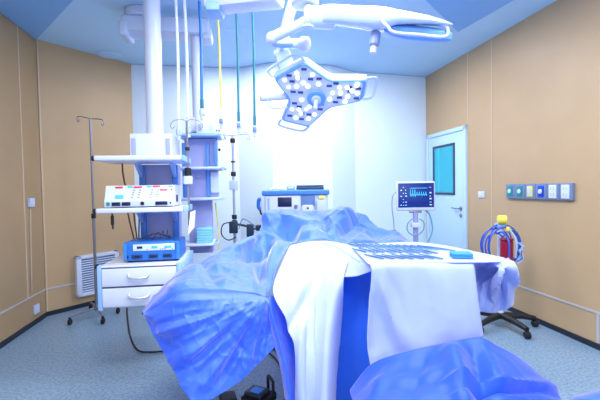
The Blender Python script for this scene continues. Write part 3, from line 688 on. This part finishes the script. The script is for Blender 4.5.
# neck and arms of the first light
def tubepx(pts, r, nm, m, par, n=16, sm=0): return MB().tube([at(*p) for p in pts], r, n, smooth=sm).build(nm, m, par)
MB().bar(at(289, 77, 2.52), at(281, 49, 2.42), .095, .08, up=(0, -1, 0), bev=.02).build('yoke', LSHELL, sl)
tubepx([(283, 52, 2.42), (283.5, 40, 2.42), (287, 22, 2.40), (294, 0, 2.38), (296, -10, 2.37)], .032, 'drop_arm', LSHELL, sl, sm=5)
MB().cyl(at(278, 43, 2.36), at(304, 44, 2.30), .029, 18, .004).build('swivel', LSHELL, sl); MB().cyl(at(300, 44, 2.31), at(309, 44.5, 2.29), .042, 20, .01).build('swivel_cap', WHITE, sl)
sp = at(305, -4, 2.15); spx = V((sp.x, sp.y, 0))
MB().cyl(V((spx.x, spx.y, 2.30)), V((spx.x, spx.y, H)), .055, 24).build('spindle', LSHELL, sl)
MB().cyl(V((spx.x, spx.y, H - .08)), V((spx.x, spx.y, H)), .16, 28, .01).build('ceiling_flange', LSHELL, sl)
MB().cyl(V((spx.x, spx.y, 2.275)), V((spx.x, spx.y, 2.37)), .075, 24, .01).build('spindle_joint', WHITE, sl)
# second light, seen edge-on
l2 = thing('surgical_light', 'second surgical light seen edge-on, its white shell reaching towards the right wall', 'surgical lamp', at(382, 22, 2.1))
def P2_(px, py, Y=2.1): return at(px, py, Y)
# long flattened lobe, tilted so that its rim points at the room's left front: cross sections along its length
def lobe(secs, n, name, m, ex):
    loops = []
    for px, py, hp, hy, Y in secs:
        c = at(px, py, Y); e = (c - EYE).normalized(); u_ = e.cross(V((1, 0, 0))).normalized(); a_ = u_.cross(V((1, 0, 0))); hz_ = hp * Y / FPX
        if u_.z < 0: u_ = -u_
        dy = V((0, e.y, e.z)).normalized()
        loops.append([c + dy * (math.copysign(abs(math.cos(t)) ** .6, math.cos(t)) * hy) + u_ * (math.copysign(abs(math.sin(t)) ** ex, math.sin(t)) * hz_) for t in [2 * PI * k_ / n for k_ in range(n)]])
    return loft(MB(), loops).build(name, m, l2)
lobe([(322, 14.5, 8.5, .07, 2.12), (332, 14.6, 9.3, .10, 2.12), (352, 16.7, 10, .15, 2.11), (370, 18.4, 11, .19, 2.10), (381, 18.5, 10.2, .20, 2.09), (390, 17.6, 7.6, .21, 2.09), (400, 18, 6.2, .22, 2.08), (420, 20.2, 4.6, .20, 2.08), (436, 22.8, 2.8, .16, 2.07), (446, 24.4, 1.1, .10, 2.065)], 24, 'shell', LSHELL, .8)
lobe([(380, 28.5, 3.5, .12, 2.10), (388, 31, 5.5, .15, 2.09), (400, 32.4, 7.2, .16, 2.09), (420, 34.2, 7.0, .15, 2.08), (436, 35.8, 6.0, .13, 2.07), (445, 36.6, 4.6, .10, 2.065)], 22, 'lens_body', LRIM, .5)
tubepx([(382, 21, 1.90), (388, 27, 1.89), (394.5, 32.4, 1.89), (420, 34.8, 1.90), (441, 36.8, 1.92), (447.5, 34, 1.93), (447, 28, 1.95), (441, 25, 1.96)], .008, 'grab_bar', WHITE, l2, 10, 5)
MB().cyl(at(308, 17, 2.13), at(335, 18.5, 2.12), .058, 24, .01).build('head_joint', LSHELL, l2)
MB().cyl(at(304, 17, 2.13), at(312, 17.5, 2.13), .062, 24, .012).build('joint_cap', WHITE, l2)
tubepx([(309, 20, 2.14), (296, 27, 2.16), (280, 34, 2.18), (272, 38, 2.19)], .030, 'arm', LSHELL, l2, 16, 5)
MB().ball(at(272, 38, 2.19), .034).build('elbow', WHITE, l2)
tubepx([(272, 38, 2.19), (272.5, 42, 2.2), (278, 45, 2.22), (292, 45, 2.25)], .014, 'cable_sleeve', PALEB, l2, 10, 4)
MB().cyl(at(376, 32, 2.04), at(374, 46, 2.03), .026, 16, .006).build('handle_grip', mat('mauve_grip', (150, 164, 216), .4), l2)
MB().cyl(at(374, 46, 2.03), at(372.6, 54, 2.03), .018, 16, .006).build('sterile_handle', WHITE, l2)
MB().cyl(at(308, 26, 2.05), at(308, 27.6, 2.05), .03, 16).build('joint_plate', LSHELL, l2)
# long white suspension arm
o = thing('suspension_arm', 'thick white horizontal ceiling arm running left from the surgical lights', 'ceiling arm', at(250, 0, 2.3))
MB().bar(at(209, 3, 2.55), at(281, -4.5, 2.38), .15, .115, bev=.03).build('arm_beam', WHITE, o)
MB().box(at(212, 4, 2.5).x - .03, at(212, 4, 2.5).x + .06, 2.44, 2.60, at(212, 14, 2.5).z, at(212, 4, 2.5).z, .015).build('arm_end', PALEB, o)
pz = at(207, 0, 2.55); MB().cyl(V((pz.x, 2.55, pz.z)), V((pz.x, 2.55, H)), .05, 20).build('arm_post', WHITE, o)

# ------------------------------------------------------------------ drapes
def grid_patch(rows, sub=10, wr=None, linear=False):
    """rows: list of lists of (px, py, Y) -> dense grid of world points with the pixel kept"""
    R = [[V((p[0], p[1], p[2])) for p in r] for r in rows]
    dense = [spline(r, sub) for r in R]
    n = len(dense[0]); cols = [spline([dense[i][j] for i in range(len(dense))], sub) for j in range(n)]
    m = len(cols[0])
    G_ = [[None] * n for _ in range(m)]
    for j in range(n):
        for i in range(m):
            q = cols[j][i]; G_[i][j] = (at(q.x, q.y, q.z), q)
    pts = [[g[0].copy() for g in r] for r in G_]
    if wr:
        for i in range(m):
            for j in range(n):
                a = pts[max(0, i - 1)][j]; b = pts[min(m - 1, i + 1)][j]; c = pts[i][max(0, j - 1)]; d = pts[i][min(n - 1, j + 1)]
                nn = (G_[min(m - 1, i + 1)][j][0] - G_[max(0, i - 1)][j][0]).cross(G_[i][min(n - 1, j + 1)][0] - G_[i][max(0, j - 1)][0])
                if nn.length > 1e-9:
                    nn.normalize()
                    if nn.dot(EYE - G_[i][j][0]) < 0: nn = -nn
                    pts[i][j] = G_[i][j][0] + nn * wr(G_[i][j][0], G_[i][j][1], i / (m - 1), j / (n - 1))
    return pts
def add_grid(mb, pts):
    m, n = len(pts), len(pts[0])
    mb.add([p for r in pts for p in r], [(i * n + j, i * n + j + 1, (i + 1) * n + j + 1, (i + 1) * n + j) for i in range(m - 1) for j in range(n - 1)])
    return mb
def crease(P, f, seed=0.):
    return 1 - 2 * abs(noise.noise(V((P.x * f + seed, P.y * f - seed, P.z * f + 2 * seed))))
def ridge(P, f, seed=0.):
    return max(0., 1 - 4.5 * abs(noise.noise(V((P.x * f + seed, P.y * f - seed, P.z * f + 2 * seed))))) ** 1.3
def folds(segs):
    """straight tent-shaped folds: (x0, y0, x1, y1, half width, height) measured over the cloth"""
    def h(q):
        t_ = 0.
        for x0, y0, x1, y1, w_, a_ in segs:
            dx, dy = x1 - x0, y1 - y0; L2 = dx * dx + dy * dy
            t = max(0, min(1, ((q.x - x0) * dx + (q.y - y0) * dy) / L2))
            d = math.hypot(q.x - x0 - t * dx, q.y - y0 - t * dy)
            if d < w_: t_ += a_ * (1 - d / w_) * (1 - .5 * abs(2 * t - 1) ** 3)
        return t_
    return h
def wrinkle(amp, f=5., seed=0., fine=.35):
    def w(P, q, a, b):
        W_ = P + V((noise.noise(P * 3), noise.noise(P * 3 + V((5, 0, 0))), 0)) * .06
        return amp * (noise.noise(W_ * f * .7) * .8 + ridge(W_, f * .8, seed) * .35 + ridge(W_, f * 1.9, seed + 3) * fine)
    return w
def cloth(mb, name, m, parent=None, th=.0025):
    o = mb.build(name, m, parent)
    md = o.modifiers.new('thickness', 'SOLIDIFY'); md.thickness = th; md.offset = 0
    for p in o.data.polygons: p.use_smooth = True
    return o

# blue drape: hump over the head frame and the wing to the left
sil = [(142, 312, 2.15), (157, 293, 2.22), (172, 279.5, 2.34), (203, 260, 2.58), (232, 248, 2.8), (253, 238, 3.02), (263, 226, 3.2), (271, 213, 3.3), (303, 212, 3.3), (328, 212, 3.3), (351, 211, 3.3), (366, 221, 3.22), (385, 231, 3.15), (403, 239, 3.1), (416, 245, 3.02)]
back = [(142, 315, 2.17), (158, 298, 2.28), (174, 286, 2.45), (204, 268, 2.72), (233, 258, 2.96), (254, 254, 3.2), (264, 246, 3.36), (280, 238, 3.48), (303, 236, 3.5), (328, 236, 3.5), (351, 236, 3.48), (366, 240, 3.4), (385, 243, 3.3), (403, 246, 3.22), (416, 249, 3.12)]
mid1 = [(143, 313, 2.13), (158, 296, 2.15), (175, 282, 2.22), (205, 270, 2.42), (230, 259, 2.62), (250, 248, 2.86), (263, 237, 3.05), (280, 225, 3.16), (305, 221, 3.18), (328, 225, 3.14), (349, 221, 3.16), (364, 228, 3.1), (383, 236, 3.05), (402, 241, 3.0), (416, 246, 2.97)]
mid2 = [(143.5, 313, 2.11), (161, 299, 2.09), (179, 285, 2.12), (207, 280, 2.25), (231, 275, 2.40), (250, 264, 2.62), (264, 251, 2.84), (282, 235, 2.98), (305, 230, 3.06), (328, 233, 3.0), (347, 234, 2.98), (362, 236, 2.95), (382, 239, 2.92), (402, 243, 2.9), (416, 247, 2.92)]
edge = [(144, 313.5, 2.10), (164, 303, 2.06), (184, 290, 2.07), (211, 289, 2.14), (238, 292, 2.2), (257, 295, 2.24), (268, 298, 2.26), (277, 268, 2.52), (289, 246, 2.77), (306, 241, 2.84), (324, 240, 2.86), (338, 243, 2.84), (372, 243, 2.88), (400, 246, 2.86), (416, 248, 2.9)]
mb = MB()
HF = folds([(266, 214, 274, 236, 13, .07), (350, 219, 330, 236, 15, .10), (282, 217, 314, 232, 12, .07), (308, 230, 346, 213, 11, .06),
            (268, 228, 300, 239, 11, -.09), (338, 238, 356, 222, 12, -.09), (318, 222, 330, 238, 8, -.04), (357, 214, 384, 240, 13, -.06), (372, 220, 404, 241, 10, .05),
            (286, 242, 302, 236, 5, .04), (302, 236, 330, 239, 5, .04),
            (280, 241, 268, 296, 10, .07), (288, 250, 274, 290, 7, -.05), (262, 242, 260, 290, 9, -.05), (244, 258, 276, 240, 11, -.09), (215, 262, 256, 240, 10, .05),
            (266, 296, 236, 266, 11, .055), (264, 296, 208, 280, 9, .04), (228, 260, 256, 283, 8, -.03), (190, 276, 232, 266, 10, .035), (200, 262, 216, 286, 9, -.035), (172, 282, 204, 266, 9, .03), (243, 250, 224, 286, 8, .02)])
def hw(P, q, a, b):
    env = min(1, max(0, a - .12) * 5) * min(1, (1 - a) * 8 + .1) * min(1, b * 10)
    return (wrinkle(.012, 4.5, 1., .5)(P, q, a, b) + .9 * HF(q)) * env
KN = (266, 298)
rnk = random.Random(11); segs = []
for ang, r0, r1, w_, a_ in ((2, 5, 100, 7, .02), (10, 8, 75, 6, .016), (18, 5, 118, 9, .03), (27, 20, 90, 6, .018), (35, 5, 110, 9, .03), (45, 15, 95, 7, .022), (54, 5, 105, 9, .03), (64, 12, 80, 6, .02), (74, 5, 78, 8, .03), (84, 10, 60, 6, .02), (14, 60, 110, 6, -.018), (40, 40, 115, 6, -.02), (60, 30, 100, 6, -.02), (80, 20, 70, 6, -.02)):
    t = math.radians(ang); segs.append((KN[0] - r0 * math.cos(t), KN[1] + r0 * math.sin(t), KN[0] - r1 * math.cos(t), KN[1] + r1 * math.sin(t), w_, a_))
for k_ in range(26):
    x, y = rnk.uniform(150, 262), rnk.uniform(296, 385); t = rnk.choice((.2, .5, 2.6, .9, 2.2)) + rnk.uniform(-.3, .3); l_ = rnk.uniform(10, 30)
    segs.append((x, y, x - l_ * math.cos(t), y + l_ * math.sin(t), rnk.uniform(3.5, 6), rnk.uniform(-.010, .012)))
WF = folds(segs)
def ww(P, q, a, b):
    return (1.1 * WF(q) + wrinkle(.007, 7, 5., .6)(P, q, a, b)) * min(1, a * 6) * min(1, b * 5 + .1)
add_grid(mb, grid_patch([back, sil, mid1, mid2, edge], 18, hw))
# wing front face, folds radiating from the gathered knot at (268, 299)
wt = [edge[0], edge[1], edge[2], edge[3], edge[4], edge[5], edge[6]]
wb = [(146, 319, 2.09), (164, 353, 2.02), (190, 399, 1.93), (206, 401, 1.97), (236, 384, 2.06), (258, 364, 2.12), (275, 347, 2.16)]
def lerp3(a, b, t): return tuple(a[i] * (1 - t) + b[i] * t for i in range(3))
m1_ = [lerp3(a, b, .33) for a, b in zip(wt, wb)]; m2_ = [lerp3(a, b, .66) for a, b in zip(wt, wb)]
m1_ = [(p[0], p[1], p[2] - .025) for p in m1_]
add_grid(mb, grid_patch([wt, m1_, m2_, wb], 28, ww))
# strip hanging below the knot
sr_ = [[(262, 297, 2.26), (268, 297, 2.24), (275, 296, 2.27), (284, 296, 2.40)], [(267, 318, 2.22), (273, 318, 2.17), (281, 318, 2.22), (298, 318, 2.34)], [(274, 345, 2.18), (280, 345, 2.12), (288, 345, 2.18), (304, 345, 2.26)], [(283, 378, 2.12), (288, 378, 2.07), (294, 378, 2.12), (308, 378, 2.22)], [(288, 420, 2.08), (293, 420, 2.03), (299, 420, 2.08), (310, 420, 2.18)]]
add_grid(mb, grid_patch(sr_, 10, wrinkle(.010, 7, 8.)))
o = cloth(mb, 'blue_surgical_drape', FBLUE); tag(o, 'creased blue surgical drape humped over the head end and spread out to the left', 'drape')

# white sheet over the middle
mb = MB()
rows = [[(290, 246, 2.76), (306, 242, 2.84), (325, 241, 2.85), (338, 243, 2.8), (346, 244.5, 2.75), (352, 247, 2.68)],
        [(281, 266, 2.49), (301, 258, 2.62), (319, 254, 2.64), (334, 255, 2.58), (343, 256, 2.54), (350, 257, 2.5)],
        [(273, 293, 2.19), (296, 284, 2.34), (314, 279, 2.38), (329, 277, 2.32), (338, 276.5, 2.28), (344, 277, 2.26)],
        [(290, 327, 2.11), (302, 319, 2.17), (315, 315, 2.22), (327, 314, 2.17), (335, 315, 2.18), (342, 316, 2.27)],
        [(296, 365, 2.06), (305, 362, 2.05), (315, 360, 2.10), (324, 360, 2.06), (331, 360, 2.08), (338, 360, 2.20)],
        [(296, 415, 2.02), (304, 415, 1.97), (313, 415, 2.02), (321, 415, 1.97), (328, 415, 1.98), (335, 415, 2.12)]]
lip = [[(352, 247, 2.68), (359, 254, 2.42), (369, 263.2, 2.12)], [(350, 257, 2.5), (358, 262, 2.28), (370.5, 267, 2.09)], [(344, 277, 2.26), (357, 276, 2.16), (371.5, 271, 2.07)]]
SF = folds([(300, 300, 300, 400, 7, .02), (318, 300, 312, 400, 7, .02), (309, 320, 307, 400, 5, -.015), (345, 249, 338, 272, 6, .015), (285, 262, 276, 292, 5, .015), (296, 268, 290, 318, 5, -.012)])
def sw(P, q, a, b):
    fold = -.07 * math.exp(-((q.x - (328 - (q.y - 250) * .45)) / 6) ** 2) * min(1, max(0, (q.y - 248) / 25)) * max(0, 1 - max(0, q.y - 300) / 60)
    return fold + SF(q) + wrinkle(.005, 4, 2.)(P, q, a, b)
add_grid(mb, grid_patch(rows, 11, sw)); add_grid(mb, grid_patch(lip, 10))
o = cloth(mb, 'white_patient_sheet', FPALE); tag(o, 'bright white sheet over the middle of the operating table, falling in a pale fold', 'sheet')

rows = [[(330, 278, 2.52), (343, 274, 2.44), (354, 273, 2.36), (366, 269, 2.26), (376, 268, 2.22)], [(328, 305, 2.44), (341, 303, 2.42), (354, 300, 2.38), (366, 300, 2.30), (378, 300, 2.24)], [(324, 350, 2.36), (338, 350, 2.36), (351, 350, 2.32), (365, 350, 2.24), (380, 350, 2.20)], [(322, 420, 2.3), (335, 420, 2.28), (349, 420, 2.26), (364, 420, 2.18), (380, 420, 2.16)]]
o = cloth(add_grid(MB(), grid_patch(rows, 9, wrinkle(.008, 4, 15.))), 'gap_shade_drape', FSHADE); tag(o, 'deep blue cloth strip standing for the shade in the gap between the white sheet and the instrument table front', 'drape')  # shade of the recess put in as a separate blue strip

# instrument table drape: top, front fall, right-hand corner
ZT = .88
def zt_(px, py, z=ZT):
    P = onz(px, py, z); return (px, py, P.y)
far = [zt_(352, 247), zt_(380, 243.5), zt_(411, 242), zt_(442, 244.8), zt_(475, 251.5), zt_(505, 258)]
near = [zt_(368, 264), zt_(385, 262.5), zt_(410, 262.5), zt_(440, 262.5), zt_(470, 262.5), zt_(500, 262)]
midr = [tuple((a[i] + b[i]) / 2 for i in range(2)) for a, b in zip(far, near)]; midr = [zt_(*p) for p in midr]
mb = MB()
top = grid_patch([far, midr, near], 8)
add_grid(mb, top)
yN = near[2][2]
def fall(p, py, dY): return (p[0], py, yN + dY)
CF = folds([(372, 268, 402, 340, 12, .03), (376, 275, 374, 350, 7, -.02), (440, 268, 452, 335, 16, .02), (418, 280, 425, 345, 14, -.018), (470, 268, 474, 330, 9, .015)])
fr0 = [near[0], (385, 262.5, yN), (410, 262.5, yN), (440, 262.5, yN), (473, 262.8, yN)]
fr1 = [(371, 270, yN - .03), (388, 269, yN - .035), (411, 268.5, yN - .03), (441, 268.5, yN - .03), (474, 268, yN - .03)]
fr2 = [(369, 305, yN - .06), (387, 303, yN - .02), (411, 300, yN - .055), (442, 298, yN - .05), (477, 296, yN - .05)]
fr3 = [(367, 340, yN - .08), (389, 336, yN - .02), (413, 330, yN - .075), (446, 322, yN - .07), (480, 316, yN - .06)]
fr4 = [(371, 371, yN - .10), (393, 362, yN - .05), (416, 353.5, yN - .10), (449, 345, yN - .085), (484, 337, yN - .075)]
add_grid(mb, grid_patch([fr0, fr1, fr2, fr3, fr4], 9, lambda P, q, a, b: (wrinkle(.006, 4, 6.)(P, q, a, b) + CF(q)) * min(1, a * 4)))
# right-hand corner gathered and hanging
RF = folds([(507, 259, 488, 308, 6, .05), (507, 259, 476, 285, 5, -.06), (506, 260, 500, 310, 5, -.05), (508, 260, 514, 284, 4, .045), (490, 268, 480, 300, 5, .02)])
rc0 = [(470, 262.6, yN + .02), (482, 262, yN + .03), (495, 260.5, yN + .02), (506, 258.5, yN + .02), (508, 257.5, yN + .12)]
rc1 = [(472, 270, yN + .10), (484, 270, yN + .20), (495, 268, yN - .03), (511, 268, yN - .03), (516, 270, yN + .10)]
rc2 = [(471, 284, yN + .16), (484, 282, yN + .14), (497, 283, yN + .02), (512, 284, yN + .03), (518, 280, yN + .12)]
rc3 = [(471, 300, yN + .12), (484, 300, yN + .10), (497, 300, yN + .09), (511, 299, yN + .06), (514, 290, yN + .15)]
rc4 = [(472, 311, yN + .12), (484, 312, yN + .09), (497, 312.5, yN + .10), (509, 308, yN + .09), (514, 304, yN + .16)]
add_grid(mb, grid_patch([rc0, rc1, rc2, rc3, rc4], 9, lambda P, q, a, b: (wrinkle(.008, 9, 7.)(P, q, a, b) + RF(q)) * min(1, a * 4)))
o = cloth(mb, 'white_table_drape', FPALE); tag(o, 'white drape covering the instrument table, its front panel hanging with a slanted hem', 'drape')

# blue drape low in front on the right
rows = [[(350, 390, 1.93), (372, 364, 1.92), (405, 352, 1.90), (440, 344, 1.89), (478, 337.5, 1.88), (498, 346, 1.87), (518, 357, 1.86), (538, 373, 1.84), (552, 388, 1.82)],
        [(352, 398, 1.85), (374, 378, 1.84), (406, 366, 1.82), (441, 358, 1.80), (476, 355, 1.78), (499, 358, 1.78), (519, 366, 1.78), (540, 379, 1.78), (556, 392, 1.78)],
        [(356, 412, 1.70), (378, 395, 1.70), (408, 385, 1.68), (442, 380, 1.66), (474, 379, 1.66), (500, 378, 1.66), (521, 384, 1.68), (542, 392, 1.70), (561, 399, 1.73)],
        [(358, 440, 1.58), (380, 425, 1.56), (410, 418, 1.54), (443, 415, 1.52), (474, 412, 1.52), (502, 412, 1.54), (524, 412, 1.58), (545, 412, 1.63), (566, 412, 1.68)],
        [(360, 520, 1.50), (384, 520, 1.48), (413, 520, 1.46), (445, 520, 1.44), (476, 520, 1.44), (505, 520, 1.46), (530, 515, 1.52), (555, 500, 1.58), (580, 490, 1.66)]]
mb = MB()
FFD = folds([(455, 345, 470, 398, 9, .035), (470, 345, 482, 385, 7, -.035), (482, 340, 500, 384, 8, .03), (440, 385, 545, 383, 6, .03), (445, 392, 540, 391, 5, -.03), (395, 362, 372, 398, 9, .03), (425, 355, 410, 398, 10, -.03), (375, 385, 440, 372, 7, .02)])
def fwr(P, q, a, b):
    r1 = .035 * math.exp(-((q.x - 447 - (q.y - 340) * .25) / 9) ** 2) - .03 * math.exp(-((q.x - 478 - (q.y - 340) * .1) / 10) ** 2) + .02 * math.exp(-((q.y - 384 - (q.x - 480) * .05) / 4) ** 2) * min(1, max(0, (q.x - 440) / 20))
    return (r1 * 1.1 + .7 * FFD(q) + wrinkle(.007, 5, 11.)(P, q, a, b)) * min(1, a * 5)
add_grid(mb, grid_patch(rows, 9, fwr))
o = cloth(mb, 'foreground_drape', FDEEP); tag(o, 'deep blue drape bunched low in front, under the slanted white hem', 'drape')
rows = [[(570, 398, 1.75), (585, 395, 1.74), (602, 390, 1.73), (620, 386, 1.72)], [(572, 405, 1.66), (586, 403, 1.65), (603, 400, 1.64), (620, 398, 1.63)], [(574, 440, 1.62), (587, 440, 1.61), (604, 440, 1.6), (620, 440, 1.6)]]
o = cloth(add_grid(MB(), grid_patch(rows, 8, wrinkle(.006, 6, 3.))), 'corner_drape', FBLUE); tag(o, 'pale blue drape edge peeking in at the lower right corner', 'drape')

# blue folded towel on the instrument table and the instruments
def ontop(px, py, dz=.004): return onz(px, py, ZT + dz)
c = ontop(461, 257); o = thing('folded_towel', 'small folded blue towel on the right part of the instrument table', 'towel', (c.x, c.y, ZT + .003))
MB(frame(c, -.2)).box(-.055, .055, -.05, .05, .0, .012, .005).box(-.054, .055, -.048, .05, .013, .026, .005).build('towel_fold', TOWEL, o)
c = ontop(421, 259.5)
def clamp_inst(M):
    mb = MB(M)
    for s in (-1, 1):
        mb.tube([V((s * .011, -.085, .004)) + V((math.cos(t) * .0085, math.sin(t) * .013, 0)) for t in [2 * PI * j / 12 for j in range(12)]], .0028, 6, closed=True)
        mb.tube([(s * .010, -.072, .004), (s * .007, -.03, .004), (0, .025, .004 + .001 * s), (-s * .004, .05, .004), (-s * .0015, .10, .004)], [.003, .0035], 6)
    mb.cyl((0, .022, .000), (0, .022, .009), .005, 10)
    return mb
def forceps_inst(M):
    mb = MB(M)
    for s in (-1, 1): mb.tube([(0, -.085, .004), (s * .004, -.06, .004), (s * .009, -.01, .004), (s * .005, .05, .004), (s * .001, .09, .004)], [.0035, .0025], 6, smooth=3)
    return mb
ins = None; fcp = None
spots = []
for i in range(11): spots.append((355 + i * 7.2, 245.8 + i * .2, .36, 'c'))
for i in range(9): spots.append((359 + i * 8.6, 250.8 + i * .12, .40, 'c' if i % 2 else 'f'))
for i in range(7): spots.append((374 + i * 9.5, 257.2, .5 + .04 * (i % 3), 'f'))
for i, (x, y, a) in enumerate(((433, 247.9, .6), (443, 249.6, .6))): spots.append((x, y, a, 'f'))
for px, py, a, kd in spots:
    P = ontop(px, py, .0045)
    src = ins if kd == 'c' else fcp
    if src is None:
        o = (clamp_inst if kd == 'c' else forceps_inst)(Matrix()).build('surgical_clamp' if kd == 'c' else 'surgical_forceps', STEELD)
        if kd == 'c': ins = o; tag(o, 'steel ring-handled clamp laid out among others on the white instrument table', 'surgical instrument', 'clamps on the instrument table')
        else: fcp = o; tag(o, 'plain steel forceps laid out among others on the white instrument table', 'surgical instrument', 'forceps on the instrument table')
    else:
        o = src.copy(); col.objects.link(o)
    o.location = P; o.rotation_euler = (0, 0, a)
q = [ontop(322, 243, .03), ontop(336, 247, .012), ontop(352, 257, .012), ontop(360, 262, .012)]
mb = MB().tube(q, .004, 8, smooth=5).build('suction_tube', mat('pale_teal_tube', (130, 180, 210), .4)); tag(mb, 'thin pale teal tube lying along the left edge of the instruments', 'tube')

# ------------------------------------------------------------------ tables under the drapes
o = thing('operating_table', 'operating table base and column half hidden below the blue and white drapes', 'operating table', (.02, 2.85, 0))
MB().box(-.10, .14, 2.55, 3.2, .01, .10, .02, seg=3).build('base', mat('grey_white_base', (170, 182, 206), .4), o)
MB().box(-.06, .12, 2.7, 2.98, .10, .62, .02, seg=3).build('column', STEEL, o)
MB().box(-.10, .14, 2.62, 3.2, .62, .68, .015).build('tabletop', DARK, o)
a0_ = V((.42, yN + .08, 0)); 
o = thing('instrument_table', 'steel instrument table hidden below the white drape with slanted hem', 'table', (.75, yN + .35, 0))
xa, xb = .50, .95; ya, yb = yN + .16, yN + .52
MB().box(xa, xb, ya, yb, .80, .84, .01).build('tabletop', STEEL, o)
for x in (xa + .03, xb - .03):
    for y in (ya + .03, yb - .03): MB().cyl((x, y, 0.001), (x, y, .80), .015, 12).build('leg', STEEL, o)

# ------------------------------------------------------------------ on the floor
f0 = onz(259, 401, 0); Mf = frame((f0.x, f0.y, 0), math.radians(-28)) @ Matrix.Scale(.8, 4)
o = thing('foot_pedal', 'black foot pedal box with blue label and carry handle under the blue drape', 'foot pedal', (f0.x, f0.y, 0), math.radians(-28))
MB(Mf).prism([(-.10, -.09, .002), (.10, -.09, .002), (.10, .09, .002), (-.10, .09, .002)], (0, 0, .05)).build('base', DARK, o)
MB(Mf).box(-.09, .06, -.07, .06, .052, .085, .012, seg=3).build('pedal_plate', mat('charcoal_plate', (34, 40, 56), .4), o)
MB(Mf).box(-.05, .03, -.05, .03, .0855, .089, .002).build('label_plate', mat('label_blue', (66, 140, 220), .5), o)
MB(Mf).tube([(.02, .10, .05), (.02, .10, .14), (.03, .10, .155), (.10, .04, .155), (.11, .03, .14), (.11, .03, .05)], .012, 10, smooth=3).build('carry_handle', DARK, o)
f1 = onz(228, 402, 0)
o = MB(frame((f1.x, f1.y, 0), .3)).box(-.05, .05, -.06, .06, .001, .04, .015, seg=3).build('rubber_pedal', DARK); tag(o, 'small black pedal at the bottom edge of the picture beside the foot pedal box', 'foot pedal')
f2 = onz(290, 397, 0)
o = thing('junction_box', 'small grey-white box standing on the floor to the right of the foot pedal box', 'box', (f2.x, f2.y, 0))
MB(frame((f2.x, f2.y, 0), .1)).box(-.035, .03, -.03, .05, .001, .07, .008).build('body', OFFW, o); MB(frame((f2.x, f2.y, 0), .1)).box(-.025, .02, -.034, -.03, .02, .055, .002).build('front_panel', PALEB, o)
def fl(px, py, z=.008): return onz(px, py, z)
for nm, pts, r, lb in (('floor_cable', [(127, 308), (128, 322), (131, 338), (138, 350), (150, 352), (165, 351), (185, 350)], .007, 'black cord looping on the floor below the drawer cabinet'),
                       ('floor_hose', [(232, 356), (245, 349), (258, 347), (272, 348), (285, 349)], .012, 'dark hose lying across the floor under the blue drape'),
                       ('pedal_cable', [(240, 342), (255, 346), (266, 351), (275, 358), (281, 368)], .006, 'thin black cord curling under the blue drape near the pole'),
                       ('grey_cable', [(263, 337), (270, 342), (276, 350), (281, 357)], .006, 'short thin grey cord under the knot of the blue drape')):
    mb = MB().tube([fl(*p, r + .001) for p in pts], r, 8, smooth=6).build(nm, DARK); tag(mb, lb, 'cord')

# ------------------------------------------------------------------ light
def area(name, loc, size, sy, power, colr=(1, 1, 1), rot=(0, 0, 0)):
    l = bpy.data.lights.new(name, 'AREA'); l.shape = 'RECTANGLE'; l.size = size; l.size_y = sy; l.energy = power; l.color = colr
    o = bpy.data.objects.new(name, l); o.location = loc; o.rotation_euler = rot; col.objects.link(o); return o
CW = (.93, .96, 1.0)
area('overhead_fill_light', (-.6, 1.2, H - .03), 1.2, .6, 48, CW)  # overhead key lamps added to light the room, fixtures unseen
area('overhead_fill_light', (1.5, 1.2, H - .03), 1.2, .6, 48, CW)
area('overhead_fill_light', (.5, -.6, H - .03), 1.2, .6, 48, CW)
area('overhead_fill_light', (.4, 2.6, H - .03), 1.2, .6, 42, CW)
area('overhead_fill_light', (.1, 4.3, H - .03), 2.4, .5, 50, (.95, .94, 1.0))  # back light added under the visible ceiling, no fixture there
area('front_fill_light', (.9, YB + .05, 1.6), 3.2, 1.8, 14, (.86, .93, 1.0), (PI / 2, 0, 0))  # unseen fill lamp added behind the camera, no window modelled
tg = at(320, 262, 2.5)
def spot(name, loc, target, power, ang, rad):
    l = bpy.data.lights.new(name, 'SPOT'); l.energy = power; l.spot_size = math.radians(ang); l.spot_blend = .8; l.shadow_soft_size = rad; l.color = (1, .94, 1)
    o = bpy.data.objects.new(name, l); o.location = loc; o.rotation_euler = (V(target) - V(loc)).to_track_quat('-Z', 'Y').to_euler(); col.objects.link(o)
spot('surgical_light_beam', hc + nF * .15, at(250, 262, 2.6), 50, 95, .18)
spot('surgical_light_beam', at(415, 44, 2.05), at(330, 262, 2.5), 12, 90, .18)
w = bpy.data.worlds.new('world'); sc.world = w; w.use_nodes = True
w.node_tree.nodes['Background'].inputs[0].default_value = (.6, .75, 1, 1); w.node_tree.nodes['Background'].inputs[1].default_value = .3
sc.view_settings.view_transform = 'Standard'; sc.view_settings.look = 'None'; sc.view_settings.gamma = 1; sc.view_settings.use_curve_mapping = False
sc.view_settings.exposure = 0.1
sc.cycles.use_denoising = True
sc.cycles.max_bounces = 8; sc.cycles.diffuse_bounces = 5
